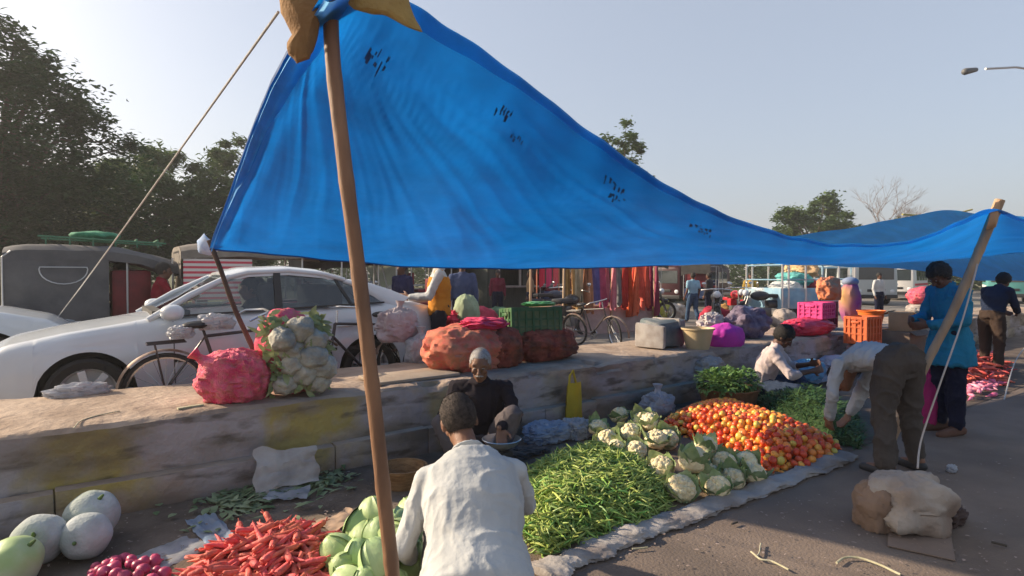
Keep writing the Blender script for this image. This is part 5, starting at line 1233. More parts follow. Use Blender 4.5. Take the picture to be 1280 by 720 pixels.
# between vendor and ledge
p = D(1005, 440, 4.5)
p = G(1030, 478); crumple('plastic_sheet', (p.x, p.y, 0.0), (.9, .55), PLASW, 'white plastic sheet spread beside the seated vendor', 'sheet', rz=.2, amp=.05, seed=12)
p = G(1008, 478); blob('bag', 'light blue bag by the knees of the seated vendor', 'bag', (p.x, p.y, .15), (.26, .2, .17), mat('sky_blue_cloth', (.12, .3, .45), (.08, .2, .34), 4, .8), .2, 2, 80, fine=.06)
p = G(1045, 470); blob('bag', 'grey white cloth bag right of the light blue bag', 'bag', (p.x, p.y, .14), (.3, .2, .16), mat('grey_white_cloth', (.42, .4, .46), (.3, .29, .35), 4, .85), .2, 2, 81, fine=.06)
p = G(683, 552); blob('plastic_bag', 'bluish clear plastic bag on the soil between the old man and yellow bag', 'bag', (p.x, p.y, .085), (.22, .13, .085), PLASB, .3, 2, 82, fine=.12)
p = G(722, 548); blob('plastic_bag', 'milky plastic bag crumpled under the yellow bag', 'bag', (p.x, p.y, .09), (.13, .11, .09), PLASW, .3, 2, 83, fine=.12)
YEL = mat('yellow_carry_bag', (.58, .42, .03), (.45, .33, .03), 4, .6, trans=.2)
p = D(718, 497, 4.3); tY = thing('carry_bag', 'upright yellow carry bag leaning against the ledge', 'bag', (p.x, 4.3, .02)); mb = MB()
mb.grid(lambda u, v: V(((u - .5) * (.21 - .04 * v * v), -.03 * sin(pi * u) + .012 * noise.noise(V((u * 4, v * 4, 0))), .43 * v)), 12, 14); mb.grid(lambda u, v: V(((u - .5) * (.21 - .05 * v * v), .035 * sin(pi * u) + .02 + .012 * noise.noise(V((u * 4, v * 4, 5))), .40 * v)), 12, 14); mb.build('bag_body', YEL, tY, local=True)
mb = MB(); mb.tube([(-.07, 0, .4), (-.06, 0, .5), (-.02, 0, .55), (.02, 0, .42)], .012, 6); mb.build('handle', YEL, tY, local=True)
p = G(822, 520); blob('plastic_bag', 'grey white bag against the ledge behind the rear cauliflowers', 'bag', (p.x, p.y, .12), (.19, .13, .13), PLASW, .3, 2, 84, fine=.1, knot=(0, 0, 1))
# herb basket
p = G(915, 512); hb = tub('brown basket heaped with leafy green herbs behind the tomatoes', (p.x, p.y + .05, .01), .27, .33, .24, mat('dark_cane', (.12, .06, .03), (.2, .1, .05), 12, .8, .5, 60), 'basket', 'basket'); random.seed(61)
LEAFY = mat('fresh_herb_leaf', (.08, .17, .04), (.18, .3, .09), 7, .55, trans=.2)
for k in range(9):
    a = k * .75; r = .17 if k else 0; b = MB(); c = V((r * cos(a) * 1.3, r * sin(a), .26 + random.uniform(0, .06)))
    for j in range(150):
        d = V((random.gauss(0, 1), random.gauss(0, 1), random.gauss(.3, 1))).normalized(); leaf(b, c + V((d.x * .17, d.y * .13, d.z * .10)), random.uniform(.04, .075), random.uniform(.02, .04), d + V((random.uniform(-.6, .6), random.uniform(-.6, .6), 0)), (0, 0, 1), .3)
    b.build('herb_bunch', LEAFY, hb, local=True)
q = G(893, 500); blob('sack', 'pale sacking folded over the left side of the herb basket', 'sack', (q.x + .15, q.y + .22, .36), (.24, .15, .13), SACKW, .25, 2, 85, fine=.08)
# brown basket beside cabbages
p = G(514, 612); bb = tub('small brown cane basket behind the pale cabbages', (p.x - .02, p.y + .1, .008), .13, .165, .14, mat('brown_cane', (.2, .1, .04), (.32, .18, .08), 14, .7, .6, 60, stretch=(1, 1, 4)), 'basket', 'basket')
# scale pan / bowl
p = D(627, 548, 3.6); sb = thing('weighing_pan', 'shallow steel pan set on a dark stand by the old man', 'pan', (p.x, p.y, 0)); mb = MB(); mb.lathe([(.001, .20), (.07, .205), (.115, .23), (.145, .268), (.15, .272), (.145, .276), (.11, .24), (.07, .215), (.001, .212)], n=36); mb.build('pan_dish', mat('worn_steel', (.62, .62, .6), rough=.3, metal=.7), sb, local=True)
mb = MB(); mb.rbox((0, 0, .02), (.24, .2, .04), .015); mb.cap((0, 0, .03), (0, 0, .2), .03, .025); mb.rbox((0, 0, .12), (.14, .12, .12), .02); mb.build('stand', DKP, sb, local=True)
p = G(655, 570); blob('footwear_pile', 'dark sandals and rags on the soil right of the steel pan', 'sandals', (p.x, p.y, .03), (.2, .09, .035), DKP, .4, 3, 91, fine=.1)
# sack bag on the pavement
SKB = mat('stained_white_sack', (.38, .33, .28), (.25, .19, .15), 3, .8, .4, 25, dirt=(.2, .12, .08), dscale=4, damt=.6)
p = G(1136, 661); blob('tied_sack', 'stained whitish sack standing on the open pavement with a cord from its neck', 'sack', (p.x, p.y, .15), (.235, .17, .18), SKB, .26, 1.6, 97, rz=-.5, fine=.045)
p = G(1103, 664); blob('sack_flap', 'brown cloth draped over the left side of the whitish sack', 'cloth', (p.x + .03, p.y + .05, .12), (.11, .12, .15), mat('brown_cloth', (.2, .13, .09), (.26, .18, .13), 4, .9), .2, 2, 93, fine=.06, rz=-.4)
p = G(1190, 655); blob('rag', 'dark brown lump shaped as the shadow right of the whitish sack', 'rag', (p.x, p.y, .045), (.13, .05, .05), mat('dark_brown_shadow', (.06, .035, .028)), .4, 3, 94, fine=.1)  # dark lump stands in for the shadow beside the sack
p = G(1150, 676); mb = MB(); mb.rbox((p.x, p.y, .008), (.4, .3, .008), .003, rz=.35); mb.disp(.002, 5); mb.build('cardboard', mat('dull_card', (.17, .125, .10), (.2, .15, .12), 4, .95), None, loc=(p.x, p.y, 0), label='flat reddish brown cardboard under the whitish sack', cat='cardboard')
q = D(1190, 588, 1.62); blob('bag_neck', 'small white twisted knot beyond the sack', 'knot', (q.x, q.y, .028), (.04, .03, .03), PLASW, .3, 3, 95)
# ---------------------------------------------------------------- far side
def motorcycle(label, loc, rz, col, group=None, s_=1):
    root = thing('motorcycle', label, 'motorcycle', loc, rz, group, s_)
    wheel(root, (-.62, 0, .3), .3, .1, .22, thin=True); wheel(root, (.66, 0, .3), .3, .08, .22, thin=True)
    mb = MB(); mb.ell((.12, 0, .82), (.27, .14, .13), None, 18, 12); mb.rbox((-.62, 0, .68), (.4, .12, .1), .04); mb.rbox((-.2, 0, .6), (.3, .2, .22), .05); mb.cap((.66, 0, .62), (.5, 0, .66), .06, .05); mb.build('tank_panels', col, root, local=True)
    mb = MB(); mb.rbox((-.35, 0, .82), (.62, .24, .1), .045); mb.build('seat', DKP, root, local=True)
    mb = MB(); mb.rbox((.02, 0, .38), (.36, .24, .26), .05); mb.tube([(.66, .07, .3), (.42, .07, .95)], .02, 8); mb.tube([(.66, -.07, .3), (.42, -.07, .95)], .02, 8); mb.tube([(-.1, .15, .25), (-.75, .16, .32)], .035, 8); mb.tube([(-.62, .06, .3), (-.1, .06, .3)], .02, 6); mb.build('engine', mat('engine_grey', (.12, .12, .12), rough=.4, metal=.5), root, local=True)
    mb = MB(); mb.tube([(.25, -.36, 1.0), (.4, -.12, 1.03), (.4, .12, 1.03), (.25, .36, 1.0)], .014, 8); mb.build('handlebar', CHR, root, local=True)
    mb = MB(); mb.ell((.52, 0, .9), (.08, .09, .09), None, 14, 10); mb.build('headlight', LMP, root, local=True)
    for y in (-.3, .3): mb = MB(); mb.ell((.36, y, 1.16), (.015, .055, .04), None, 10, 8); mb.tube([(.36, y, 1.02), (.36, y, 1.13)], .006, 5); mb.build('mirror', CHR, root, local=True)
    return root
REDP = mat('red_gloss_paint', (.45, .02, .03), rough=.3, coat=.4); BLP = mat('black_gloss_paint', (.02, .02, .025), rough=.3, coat=.4)
p = G(918, 404, ROAD); motorcycle('red motorcycle parked across the road near the light blue shirted man', (p.x, p.y, ROAD), -2.2, REDP)
p = G(895, 412, ROAD); motorcycle('black motorcycle parked in front of the red one', (p.x, p.y, ROAD), -2.5, BLP)
p = G(712, 422, ROAD); motorcycle('dark motorcycle standing before the kiosk by the rusty bicycle', (p.x, p.y, ROAD), .4, BLP)
p = G(690, 405, ROAD); motorcycle('old motorcycle half hidden behind the dark one', (p.x, p.y, ROAD), .1, mat('dull_blue_paint', (.05, .06, .09), rough=.4))
def box_vehicle(name, label, cat, loc, rz, L, W, H, paint, stripe=None, cab=.0, glassy=True, zb=.35):
    root = thing(name, label, cat, loc, rz)
    rows = []
    for x, k, t in ((0, .88, .9), (.06, .97, .97), (.2, 1, 1), (L - .2, 1, 1), (L - .04, .97, .97), (L, .9, .92)):
        rows.append([V((x, y * W / 2 * k, zb + (H - zb) * z * t)) for y, z in ((-.96, 0), (-1, .05), (-1, .5), (-.97, .8), (-.9, .95), (-.6, 1), (.6, 1), (.9, .95), (.97, .8), (1, .5), (1, .05), (.96, 0))])
    mb = MB(); mb.loft(rows); mb.build('body', paint, root, local=True, smooth=50)
    mb = MB(); n = max(2, int(L / 1.1)); z0, z1 = H * .55, H * .84
    for s_ in (-1, 1):
        for i in range(n):
            b = MB(); w_ = (L - .7) / n; b.box((.35 + w_ * (i + .5), s_ * (W / 2 * .992 + .004), (z0 + z1) / 2), (w_ * .86, .02, z1 - z0)); b.build('side_window', GLASSO, root, local=True, smooth=False)
    for x in (-.004, L + .004):
        b = MB(); b.box((x if x > 0 else .02, 0, (z0 + z1) / 2 + .02), (.06, W * .78, (z1 - z0) * 1.05)); b.build('windscreen' if x < 0 else 'rear_window', GLASSO, root, local=True, smooth=False)
    for x in (L * .18, L * .8):
        for s_ in (-1, 1): wheel(root, (x, s_ * (W / 2 - .1), .38 if H > 1.7 else .3), .38 if H > 1.7 else .3, .2, .22)
    for s_ in (-1, 1): b = MB(); b.ell((.02, s_ * W * .36, zb + .3), (.05, .12, .1), None, 12, 8); b.build('headlight', LMP, root, local=True)
    b = MB(); b.rbox((0, 0, zb + .06), (.12, W * .94, .18), .04); b.rbox((0, 0, zb + .34), (.06, W * .4, .12), .02); b.build('bumper', DKP, root, local=True)
    if stripe: b = MB(); b.box((L / 2, 0, H * .44), (L * .97, W * 1.004, .12)); b.build('side_stripe', stripe, root, local=True, smooth=False)
    return root
GLASSO = mat('dark_window_glass', (.03, .04, .045), rough=.08, spec=.8, coat=.5)
MIDG = glass('bus_glass', (.5, .6, .6), .15)
p = G(822, 377, ROAD); box_vehicle('parked_van', 'dark blue van parked across the road beyond the scarf stall', 'van', (p.x - .5, p.y, ROAD), .05, 4.4, 1.7, 1.75, mat('navy_paint', (.02, .022, .05), rough=.35, coat=.3))
p = G(1095, 382, ROAD); box_vehicle('minibus', 'pale grey minibus facing the market behind the leaning cartons', 'minibus', (p.x, p.y, ROAD), .9, 5.2, 2.0, 2.15, mat('pale_grey_paint', (.4, .43, .43), rough=.35, coat=.3), mat('white_band', (.7, .7, .7)))
p = G(1262, 380, ROAD); box_vehicle('parked_van', 'teal and white van at the far right edge', 'van', (p.x, p.y, ROAD), .3, 4.2, 1.8, 1.9, mat('teal_paint', (.08, .25, .24), rough=.4), mat('white_band_two', (.65, .65, .63)))
p = G(1200, 378, ROAD); box_vehicle('parked_van', 'white van glimpsed between the two men under the tarps', 'van', (p.x, p.y + 3, ROAD), .2, 4.5, 1.9, 2.0, mat('dusty_white_paint', (.6, .58, .56), rough=.4), mat('red_band', (.5, .05, .06)))
p = G(920, 385, ROAD); box_vehicle('parked_van', 'very dark maroon van standing behind the motorcycles', 'van', (p.x - 1, p.y + 3, ROAD), .1, 4.4, 1.8, 1.85, mat('maroon_paint', (.045, .012, .016), rough=.4), None)
# cargo carrier with upright posts
CBL = mat('faded_blue_steel', (.16, .30, .42), (.24, .4, .5), 4, .6, dirt=(.45, .3, .2), dscale=3, damt=.5)
p0 = G(962, 406, ROAD); p1 = G(1012, 398, ROAD)
L_ = 2.2; cg = thing('cargo_carrier', 'faded blue cargo cart with tall upright posts beyond the crimson sack', 'cargo cart', (p0.x + 1.0, p0.y - .3, ROAD), -.35)
mb = MB(); mb.rbox((0, -.7, .75), (2.5, .05, .55), .015); mb.rbox((0, .7, .75), (2.5, .05, .55), .015); mb.rbox((-1.22, 0, .75), (.05, 1.4, .55), .015); mb.rbox((1.22, 0, .75), (.05, 1.4, .55), .015); mb.box((0, 0, .5), (2.46, 1.38, .05)); mb.build('cargo_bed', CBL, cg, local=True)
for x in (-1.2, -1.0, -.45, .1, .65, 1.2):
    for y in (-.72, .72): mb = MB(); mb.tube([(x, y, .5), (x, y, 2.05)], .028, 7); mb.build('post', PIPE if x != .1 else CBL, cg, local=True)
mb = MB()
for z in (1.25, 1.65, 2.05):
    for y in (-.72, .72): mb.tube([(-1.2, y, z), (1.2, y, z)], .018, 6)
    for x in (-1.2, 1.2): mb.tube([(x, -.72, z), (x, .72, z)], .018, 6)
mb.build('rail', CBL, cg, local=True)
for x, y in ((-.8, -.6), (-.8, .6), (.95, 0)): wheel(cg, (x, y, .27), .27, .1, .18, thin=True)
random.seed(77)
for k, (c_, nm) in enumerate((((.5, .52, .52), 'pale grey'), ((.12, .4, .38), 'teal'), ((.6, .4, .22), 'tan'), ((.5, .08, .1), 'red'))):
    blob('bundle', f'{nm} bundle loaded inside the blue cargo cart', 'bundle', (cg.location.x + (-.55 + .42 * k), cg.location.y + .1, ROAD + 1.0 + .25 * (k % 3)), (.4, .42, .2), mat(nm.replace(' ', '_') + '_bundle_cloth', c_, rough=.85), .25, 2, 100 + k, fine=.06)
# kiosk
KG = mat('dark_green_grey_boards', (.045, .05, .042), (.07, .075, .065), 3, .8, .3, 12, stretch=(8, 1, 1)); KT = mat('tin_roof', (.2, .19, .18), (.3, .28, .26), 4, .6, metal=.3)
p = G(640, 392, ROAD); kk = thing('kiosk', 'dark boarded kiosk with two framed openings across the road', 'kiosk', (p.x, p.y, ROAD), .05)
mb = MB(); W_, D_, H_ = 3.6, 2.0, 2.25
mb.box((0, D_ / 2, H_ / 2), (W_, .06, H_)); mb.box((-W_ / 2, 0, H_ / 2), (.06, D_, H_)); mb.box((W_ / 2, 0, H_ / 2), (.06, D_, H_)); mb.box((0, 0, .05), (W_, D_, .1)); mb.box((0, -D_ / 2, .5), (W_, .07, 1.0)); mb.box((0, -D_ / 2, 2.15), (W_, .07, .3))
for x in (-W_ / 2 + .25, -.1, .55, W_ / 2 - .3): mb.box((x, -D_ / 2, 1.5), (.5, .068, 1.1))
mb.build('wall', KG, kk, local=True, smooth=False)
mb = MB(); mb.box((0, -.2, H_ + .06), (W_ + .5, D_ + .9, .05), rot=Matrix.Rotation(.05, 3, 'X')); mb.build('roof', KT, kk, local=True, smooth=False)
for x in (-.95, 1.05): mb = MB(); mb.box((x, -D_ / 2 - .05, 1.0), (.9, .06, .06)); mb.box((x, -D_ / 2 - .05, 1.98), (.9, .06, .06)); mb.box((x - .45, -D_ / 2 - .05, 1.5), (.06, .06, 1.0)); mb.box((x + .45, -D_ / 2 - .05, 1.5), (.06, .06, 1.0)); mb.build('window_frame', mat('pale_frame', (.4, .36, .32)), kk, local=True, smooth=False)
mb = MB(); mb.box((0, -D_ / 2 - .25, 1.0), (W_, .5, .05)); mb.build('counter', KT, kk, local=True, smooth=False)
p = D(690, 352, 15.0); 
# scarf stall
sp_ = G(742, 414, ROAD)
st = thing('stall_frame', 'bamboo frame of the scarf stall across the road', 'stall', (sp_.x, sp_.y, ROAD), 0)
mb = MB(); SW = 3.0
for x in (-SW / 2, 0, SW / 2):
    for y in (-.6, .6): mb.tube([(x, y, 0), (x + .03, y, 2.05)], .03, 6)
for z in (1.75, 2.02):
    for y in (-.6, .6): mb.tube([(-SW / 2 - .1, y, z), (SW / 2 + .1, y, z)], .02, 6)
mb.build('pole_frame', BAM2, st, local=True); mb = MB(); mb.rbox((0, 0, .62), (SW, 1.1, .06), .01); mb.build('table_board', BAM, st, local=True)
mb = MB(); mb.grid(lambda u, v: V(((u - .5) * SW, -.56 + .01 * sin(u * 60), .6 * v)), 40, 3); mb.build('skirt', mat('pinkish_skirt', (.42, .3, .27), (.3, .22, .2), 5), st, local=True)
cols0 = [('ochre', (.42, .24, .08)), ('cream', (.55, .45, .3)), ('tan', (.45, .2, .1)), ('purple', (.12, .1, .32)), ('rose', (.6, .1, .2)), ('pink', (.65, .2, .25)), ('grey', (.2, .2, .2)), ('scarlet', (.6, .05, .04)), ('orange', (.7, .12, .04)), ('vermilion', (.75, .09, .05)), ('coral', (.65, .12, .08)), ('wine', (.25, .02, .07))]
cols = []
for k, (a_, b_) in enumerate(cols0): cols += [(a_, b_), ('pale ' + a_, tuple(min(.8, q * 1.25 + .04) for q in b_))]
for i, (nm, c_) in enumerate(cols):
    x = -SW / 2 + .1 + i * (SW - .2) / (len(cols) - 1); mb = MB(); ln = random.uniform(1.0, 1.45); w_ = random.uniform(.06, .12)
    for yy in (-.012, .012): mb.grid(lambda u, v: V((x + .05 * sin(i * 2.3) + .05 * v * sin(i * 1.7) + (u - .5) * 2 * w_ * (.45 + .5 * v + .12 * sin(v * 5 + i)), -.63 - .05 * (i % 3) + yy + .045 * sin(u * 15 + i + v * 2) * (.3 + v), 1.86 - .1 * (i * 7 % 4) / 3 - ln * v + .06 * v * sin(u * 6 + i))), 12, 8)
    mb.xf(Matrix.Translation(sp_.xyz * 1) @ Matrix.Translation((0, 0, 0)));
    mb.build('scarf', mat(nm.replace(' ', '_') + '_scarf', c_, tuple(k * .7 for k in c_), 6, .8, trans=.15), None, loc=(sp_.x + x, sp_.y - .63, ROAD + 1.78), label=f'{nm} scarf hanging in the row on the stall across the road', cat='scarf', group='scarves hanging on the stall')
for k in range(4):
    x = -1.3 + k * .85; c_ = [(.6, .03, .1), (.7, .05, .2), (.75, .04, .1), (.75, .06, .3)][k]; nm = ['crimson', 'deep pink', 'bright red', 'hot pink'][k]
    blob('cloth_bundle', f'{nm} cloth bundle tied on top of the scarf stall', 'bundle', (sp_.x + x, sp_.y - .4, ROAD + 2.1), (.3, .25, .1), mat(nm.replace(' ', '_') + '_bundle', c_), .3, 2, 120 + k)
for k, (x, y, lb, rz, cc) in enumerate(((560, 402, 'maroon motorcycle parked between the kiosk and the orange vest man', .2, REDP), (805, 402, 'black motorcycle parked right of the scarf stall', -.6, BLP), (955, 408, 'black motorcycle with its front toward the blue cargo cart', 2.6, BLP), (455, 402, 'dark motorcycle behind the tail of the sedan', 1.0, BLP))):
    p = G(x, y, ROAD); motorcycle(lb, (p.x, p.y, ROAD), rz, cc)
# garment display in kiosk opening
g0 = G(685, 398, ROAD); t = thing('garment_rack', 'rack with red garments left of the scarf stall', 'garment rack', (g0.x, g0.y, ROAD), 0); mb = MB()
for x in (-.45, .45): mb.tube([(x, 0, 0), (x, 0, 1.9)], .025, 6)
mb.tube([(-.45, 0, 1.9), (.45, 0, 1.9)], .025, 6); mb.tube([(-.45, 0, .75), (.45, 0, .75)], .025, 6); mb.build('rack_frame', mat('orange_rack', (.5, .18, .1)), t, local=True)
for k in range(3): mb = MB(); mb.grid(lambda u, v: V((-.38 + .28 * k + u * .24, -.03 + .03 * sin(u * 9), 1.85 - .9 * v * (1 - .2 * u))), 8, 6); mb.build('garment', mat(f'red_garment_{"abc"[k]}', [(.6, .02, .06), (.65, .05, .15), (.7, .1, .12)][k]), t, local=True)
p = G(823, 398, ROAD); blob('sack', 'yellow green sack by the foot of the scarf stall', 'sack', (p.x, p.y, ROAD + .3), (.36, .3, .35), mat('yellow_green_sack', (.45, .45, .06), (.35, .38, .05), 4), .12, 2, 130)
p = G(810, 378, ROAD); tt_ = thing('small_tent', 'small maroon and white pyramid tent beyond the scarves', 'tent', (p.x, p.y, ROAD)); mb = MB(); mb.add([(-.9, -.9, .5), (.9, -.9, .5), (.9, .9, .5), (-.9, .9, .5), (-.3, 0, 1.9)], [(0, 1, 4), (1, 2, 4), (2, 3, 4), (3, 0, 4)]); mb.build('tent_cloth', mat('maroon_cloth', (.25, .04, .1)), tt_, local=True, smooth=False); mb = MB(); mb.box((0, -.91, .48), (1.8, .03, .1)); mb.build('tent_hem', mat('white_hem', (.6, .58, .58)), tt_, local=True)
random.seed(19); vs = []; fs = []; gp = G(835, 388, ROAD)
for k in range(9000):
    x = gp.x + random.uniform(-9, 22); y = 20.2 + random.random() ** 2 * 5; h_ = random.uniform(.1, .45) * (1.2 + noise.noise(V((x * .4, y * .4, 0)))); a = random.uniform(0, 6.28); d = V((cos(a), sin(a), 0)); o = len(vs); b0 = V((x, y, ROAD))
    vs += [b0 - d * .03, b0 + d * .03, b0 + V((d.y, d.x, 0)) * .12 * random.uniform(-1, 1) + V((0, 0, h_))]; fs.append((o, o + 1, o + 2))
mb = MB(); mb.add(vs, fs); mb.build('roadside_grass', mat('roadside_grass', (.07, .11, .03), (.14, .17, .05), 1), kind='stuff', label='rough grass along the far verge of the road', cat='grass', smooth=False)
cg2 = copy_tree(cg, label='second faded blue cargo cart beyond the peach orange garment'); q = G(1035, 392, ROAD); cg2.location = (q.x, q.y, ROAD); cg2.rotation_euler = (0, 0, .5)
for k, (x, y, c_, nm, r_) in enumerate(((893, 408, (.4, .02, .05), 'red', .3), (905, 402, (.5, .3, .1), 'mustard', .28), (932, 410, (.1, .14, .3), 'indigo', .3), (603, 410, (.45, .05, .1), 'rose', .3), (570, 412, (.3, .3, .26), 'stone grey', .26), (622, 408, (.1, .2, .12), 'bottle green', .28), (640, 412, (.4, .2, .1), 'rust', .26), (682, 410, (.25, .05, .08), 'wine', .28), (845, 398, (.5, .45, .4), 'cream', .25))):
    p = G(x, y, ROAD); blob('bundle', f'{nm} bundle among the wares across the road', 'bundle', (p.x, p.y, ROAD + r_ * .8), (r_ * 1.3, r_, r_), mat(nm.replace(' ', '_') + '_wares', c_, tuple(q * .5 for q in c_), 6, .85), .25, 2, 160 + k, fine=.06, nu=28, nv=18)
# misc clutter across road (stools, tables)
random.seed(88)
for k, (x, y, c_, nm) in enumerate(((545, 398, (.12, .1, .09), 'dark'), (590, 404, (.3, .22, .15), 'tan'), (655, 408, (.18, .16, .16), 'grey'), (770, 412, (.5, .35, .33), 'pinkish'), (712, 392, (.35, .25, .12), 'ochre'), (980, 410, (.4, .34, .3), 'beige'))):
    p = G(x, y, ROAD); blob('sack', f'{nm} sack standing on the far side of the road', 'sack', (p.x, p.y, ROAD + .22), (.32, .26, .26), mat(f'{nm}_sack_cloth', c_, tuple(q * .7 for q in c_)), .15, 2, 140 + k)
# street lamp, upper right
lp = ZD(1285, 88, 16.0); sl_ = thing('street_lamp', 'grey street lamp arm reaching in at the upper right', 'street lamp', (ZD(1345, 88, 17).x, ZD(1345, 88, 17).y, ROAD))
mb = MB(); base = V(sl_.location); tp_ = ZD(1345, 96, 17); mb.tube([base, V((base.x, base.y, tp_.z))], [.1, .06], 12); mb.build('post', PIPE, sl_)
h0 = ZD(1204, 90, 15.5); mb = MB(); mb.tube([V((base.x, base.y, tp_.z - .05)), ZD(1310, 90, 16.6), ZD(1270, 84, 16.2), ZD(1232, 86, 15.8)], .03, 8); mb.build('arm', PIPE, sl_)
d_ = (ZD(1232, 85, 15.8) - h0).normalized(); mb = MB(); mb.cap(h0 + d_ * .08, h0 + d_ * .5, .09, .06); mb.build('lamp_head', mat('lamp_head_grey', (.12, .12, .12), rough=.5), sl_)
# ---------------------------------------------------------------- trees
def tree(label, base, H, crown, n, lsz, ml, mt, seed, trunk=.2, cl=40, spread=.34, name='tree', group=None, under=.25, aspect=.45, droop=0.0):
    """crown: list of (dx, dy, z, rx, ry, rz) lobes, local"""
    random.seed(seed); root = thing(name, label, 'tree', base, 0, group)
    mb = MB(); top = V((random.uniform(-.3, .3), random.uniform(-.3, .3), H * .55)); mb.tube([(0, 0, -.1), (0.05, 0, H * .15), top * .6, top], [trunk * 1.3, trunk, trunk * .8, trunk * .5], 10); cen = []
    for (dx, dy, z, rx, ry, rz_) in crown:
        for k in range(max(3, int(cl * rx * rz_ / 6))):
            while True:
                q = V((random.uniform(-1, 1), random.uniform(-1, 1), random.uniform(-1, 1)))
                if .25 < q.length < 1: break
            q = q.normalized() * q.length ** .4
            cen.append(V((dx + q.x * rx, dy + q.y * ry, z + q.z * rz_)))
    for c in cen[::3]:
        st_ = top * random.uniform(.45, 1); m_ = st_.lerp(c, .5) + V((0, 0, .15 * H * random.uniform(0, .4))); mb.tube([st_, m_, c], [trunk * .3, trunk * .16, trunk * .05], 5)
    mb.build('trunk', mt, root, local=True)
    lb = MB(); vs = []; fs = []
    per = max(1, n // len(cen))
    for c in cen:
        rr = random.uniform(.6, 1.25) * spread * (crown[0][3]) * .55
        for k in range(per):
            d = V((random.gauss(0, 1), random.gauss(0, 1), random.gauss(0, .7))); p = c + d * rr * .5
            a = random.uniform(0, 2 * pi); t = V((cos(a), sin(a), random.uniform(-.5, .35) - droop)).normalized(); nrm = V((random.gauss(0, .5), random.gauss(0, .5), 1)).normalized(); s_ = t.cross(nrm).normalized(); L = lsz * random.uniform(.6, 1.5); w_ = L * aspect
            o = len(vs); vs += [p - t * L * .5, p + s_ * w_ * .5 + t * .05 * L, p + t * L * .5 - nrm * .15 * L, p - s_ * w_ * .5 + t * .05 * L]; fs.append((o, o + 1, o + 2, o + 3))
    lb.add(vs, fs); lb.build('crown', ml, root, local=True, smooth=False)
    return root
TR = mat('tree_bark', (.09, .065, .05), (.14, .11, .08), 6, .95, .5, 12)
L1 = mat('dark_tree_leaves', (.014, .05, .010), (.035, .095, .022), .5, .6, trans=.25, spec=.3)
L2 = mat('olive_tree_leaves', (.06, .11, .03), (.115, .17, .05), .5, .6, trans=.25, spec=.3)
def gb(px, Z): p = ZD(px, 345, Z); return (p.x, p.y, ROAD)
tree('big dark leafy tree at the left edge', gb(5, 21), 10.8, [(-1.8, 0, 6.3, 4.7, 4, 4.0), (1.7, 1, 4.9, 2.8, 3.0, 3.0), (-3, -1, 3.8, 4.5, 3, 2.6), (-2, 0, 8.8, 3.2, 3, 2.0)], 64000, .23, L1, TR, 1, .35, cl=46, spread=.33)
tree('lighter feathery tree between the dark tree and the tarp corner', gb(225, 30), 7.8, [(0, 0, 4.9, 3.8, 3, 2.8), (2.6, 0, 4.9, 2.8, 2.5, 3.0), (-2.2, 0, 4.2, 2.6, 2.5, 2.6)], 34000, .34, L2, TR, 2, .25, cl=40, spread=.28, aspect=.28, droop=.2)
tree('slender tall tree whose top rises beside the tarp corner', gb(296, 31), 8.6, [(0, 0, 6.2, 1.5, 1.5, 2.6), (.2, 0, 3.6, 2.6, 2, 2.4)], 15000, .32, L2, TR, 3, .2, cl=40, spread=.4, aspect=.28, droop=.2)
tree('low bushy tree behind the grey rickshaw', gb(125, 27), 5, [(0, 0, 3.2, 4.2, 2.5, 2.0), (-4, 0, 2.8, 3.5, 2.5, 2.0)], 26000, .28, L2, TR, 4, .2, cl=38, spread=.3)
tree('tall thin crown just peeking over the blue tarp', gb(778, 30), 9.3, [(0.2, 0, 8.55, .8, .7, .75), (-.4, 0, 7.3, 1.6, 1.4, 1.3), (-1.0, 0, 5.0, 2.6, 2.2, 2.4)], 9000, .2, L2, TR, 5, .16, cl=52, spread=.7)
tree('round topped tree above the far end of the tarp', gb(1018, 42), 7.4, [(0, 0, 5.4, 2.6, 2.2, 1.9), (-1.5, 0, 4.6, 2.2, 2, 1.7), (2.4, 0, 4.3, 2.4, 2, 1.6)], 22000, .26, L2, TR, 6, .2, cl=44, spread=.34)
tree('low spreading tree right of the bare tree', gb(1150, 46), 6, [(0, 0, 4.0, 4.0, 2.5, 1.7), (-4, 0, 3.8, 3, 2, 1.6), (6, 0, 3.0, 4, 2, 1.5)], 13000, .32, L2, TR, 7, .2, cl=30, spread=.2)
# bare tree
random.seed(12); bt = thing('bare_tree', 'leafless grey tree between the two right hand trees', 'tree', gb(1097, 44)); mb = MB()
def branch(p, d, L, r, n):
    e = p + d * L; mb.tube([p, p.lerp(e, .5) + V((random.uniform(-.05, .05) * L, 0, .03 * L)), e], [r, r * .8, r * .6], 5, cap=False)
    if n:
        for k in range(3): branch(e, (d + V((random.gauss(0, .42), random.gauss(0, .42), random.uniform(-.1, .3)))).normalized(), L * random.uniform(.62, .8), r * .58, n - 1)
branch(V((0, 0, 0)), V((.02, 0, 1)), 2.6, .12, 6); mb.build('branches', mat('grey_bark', (.2, .17, .16)), bt, local=True)
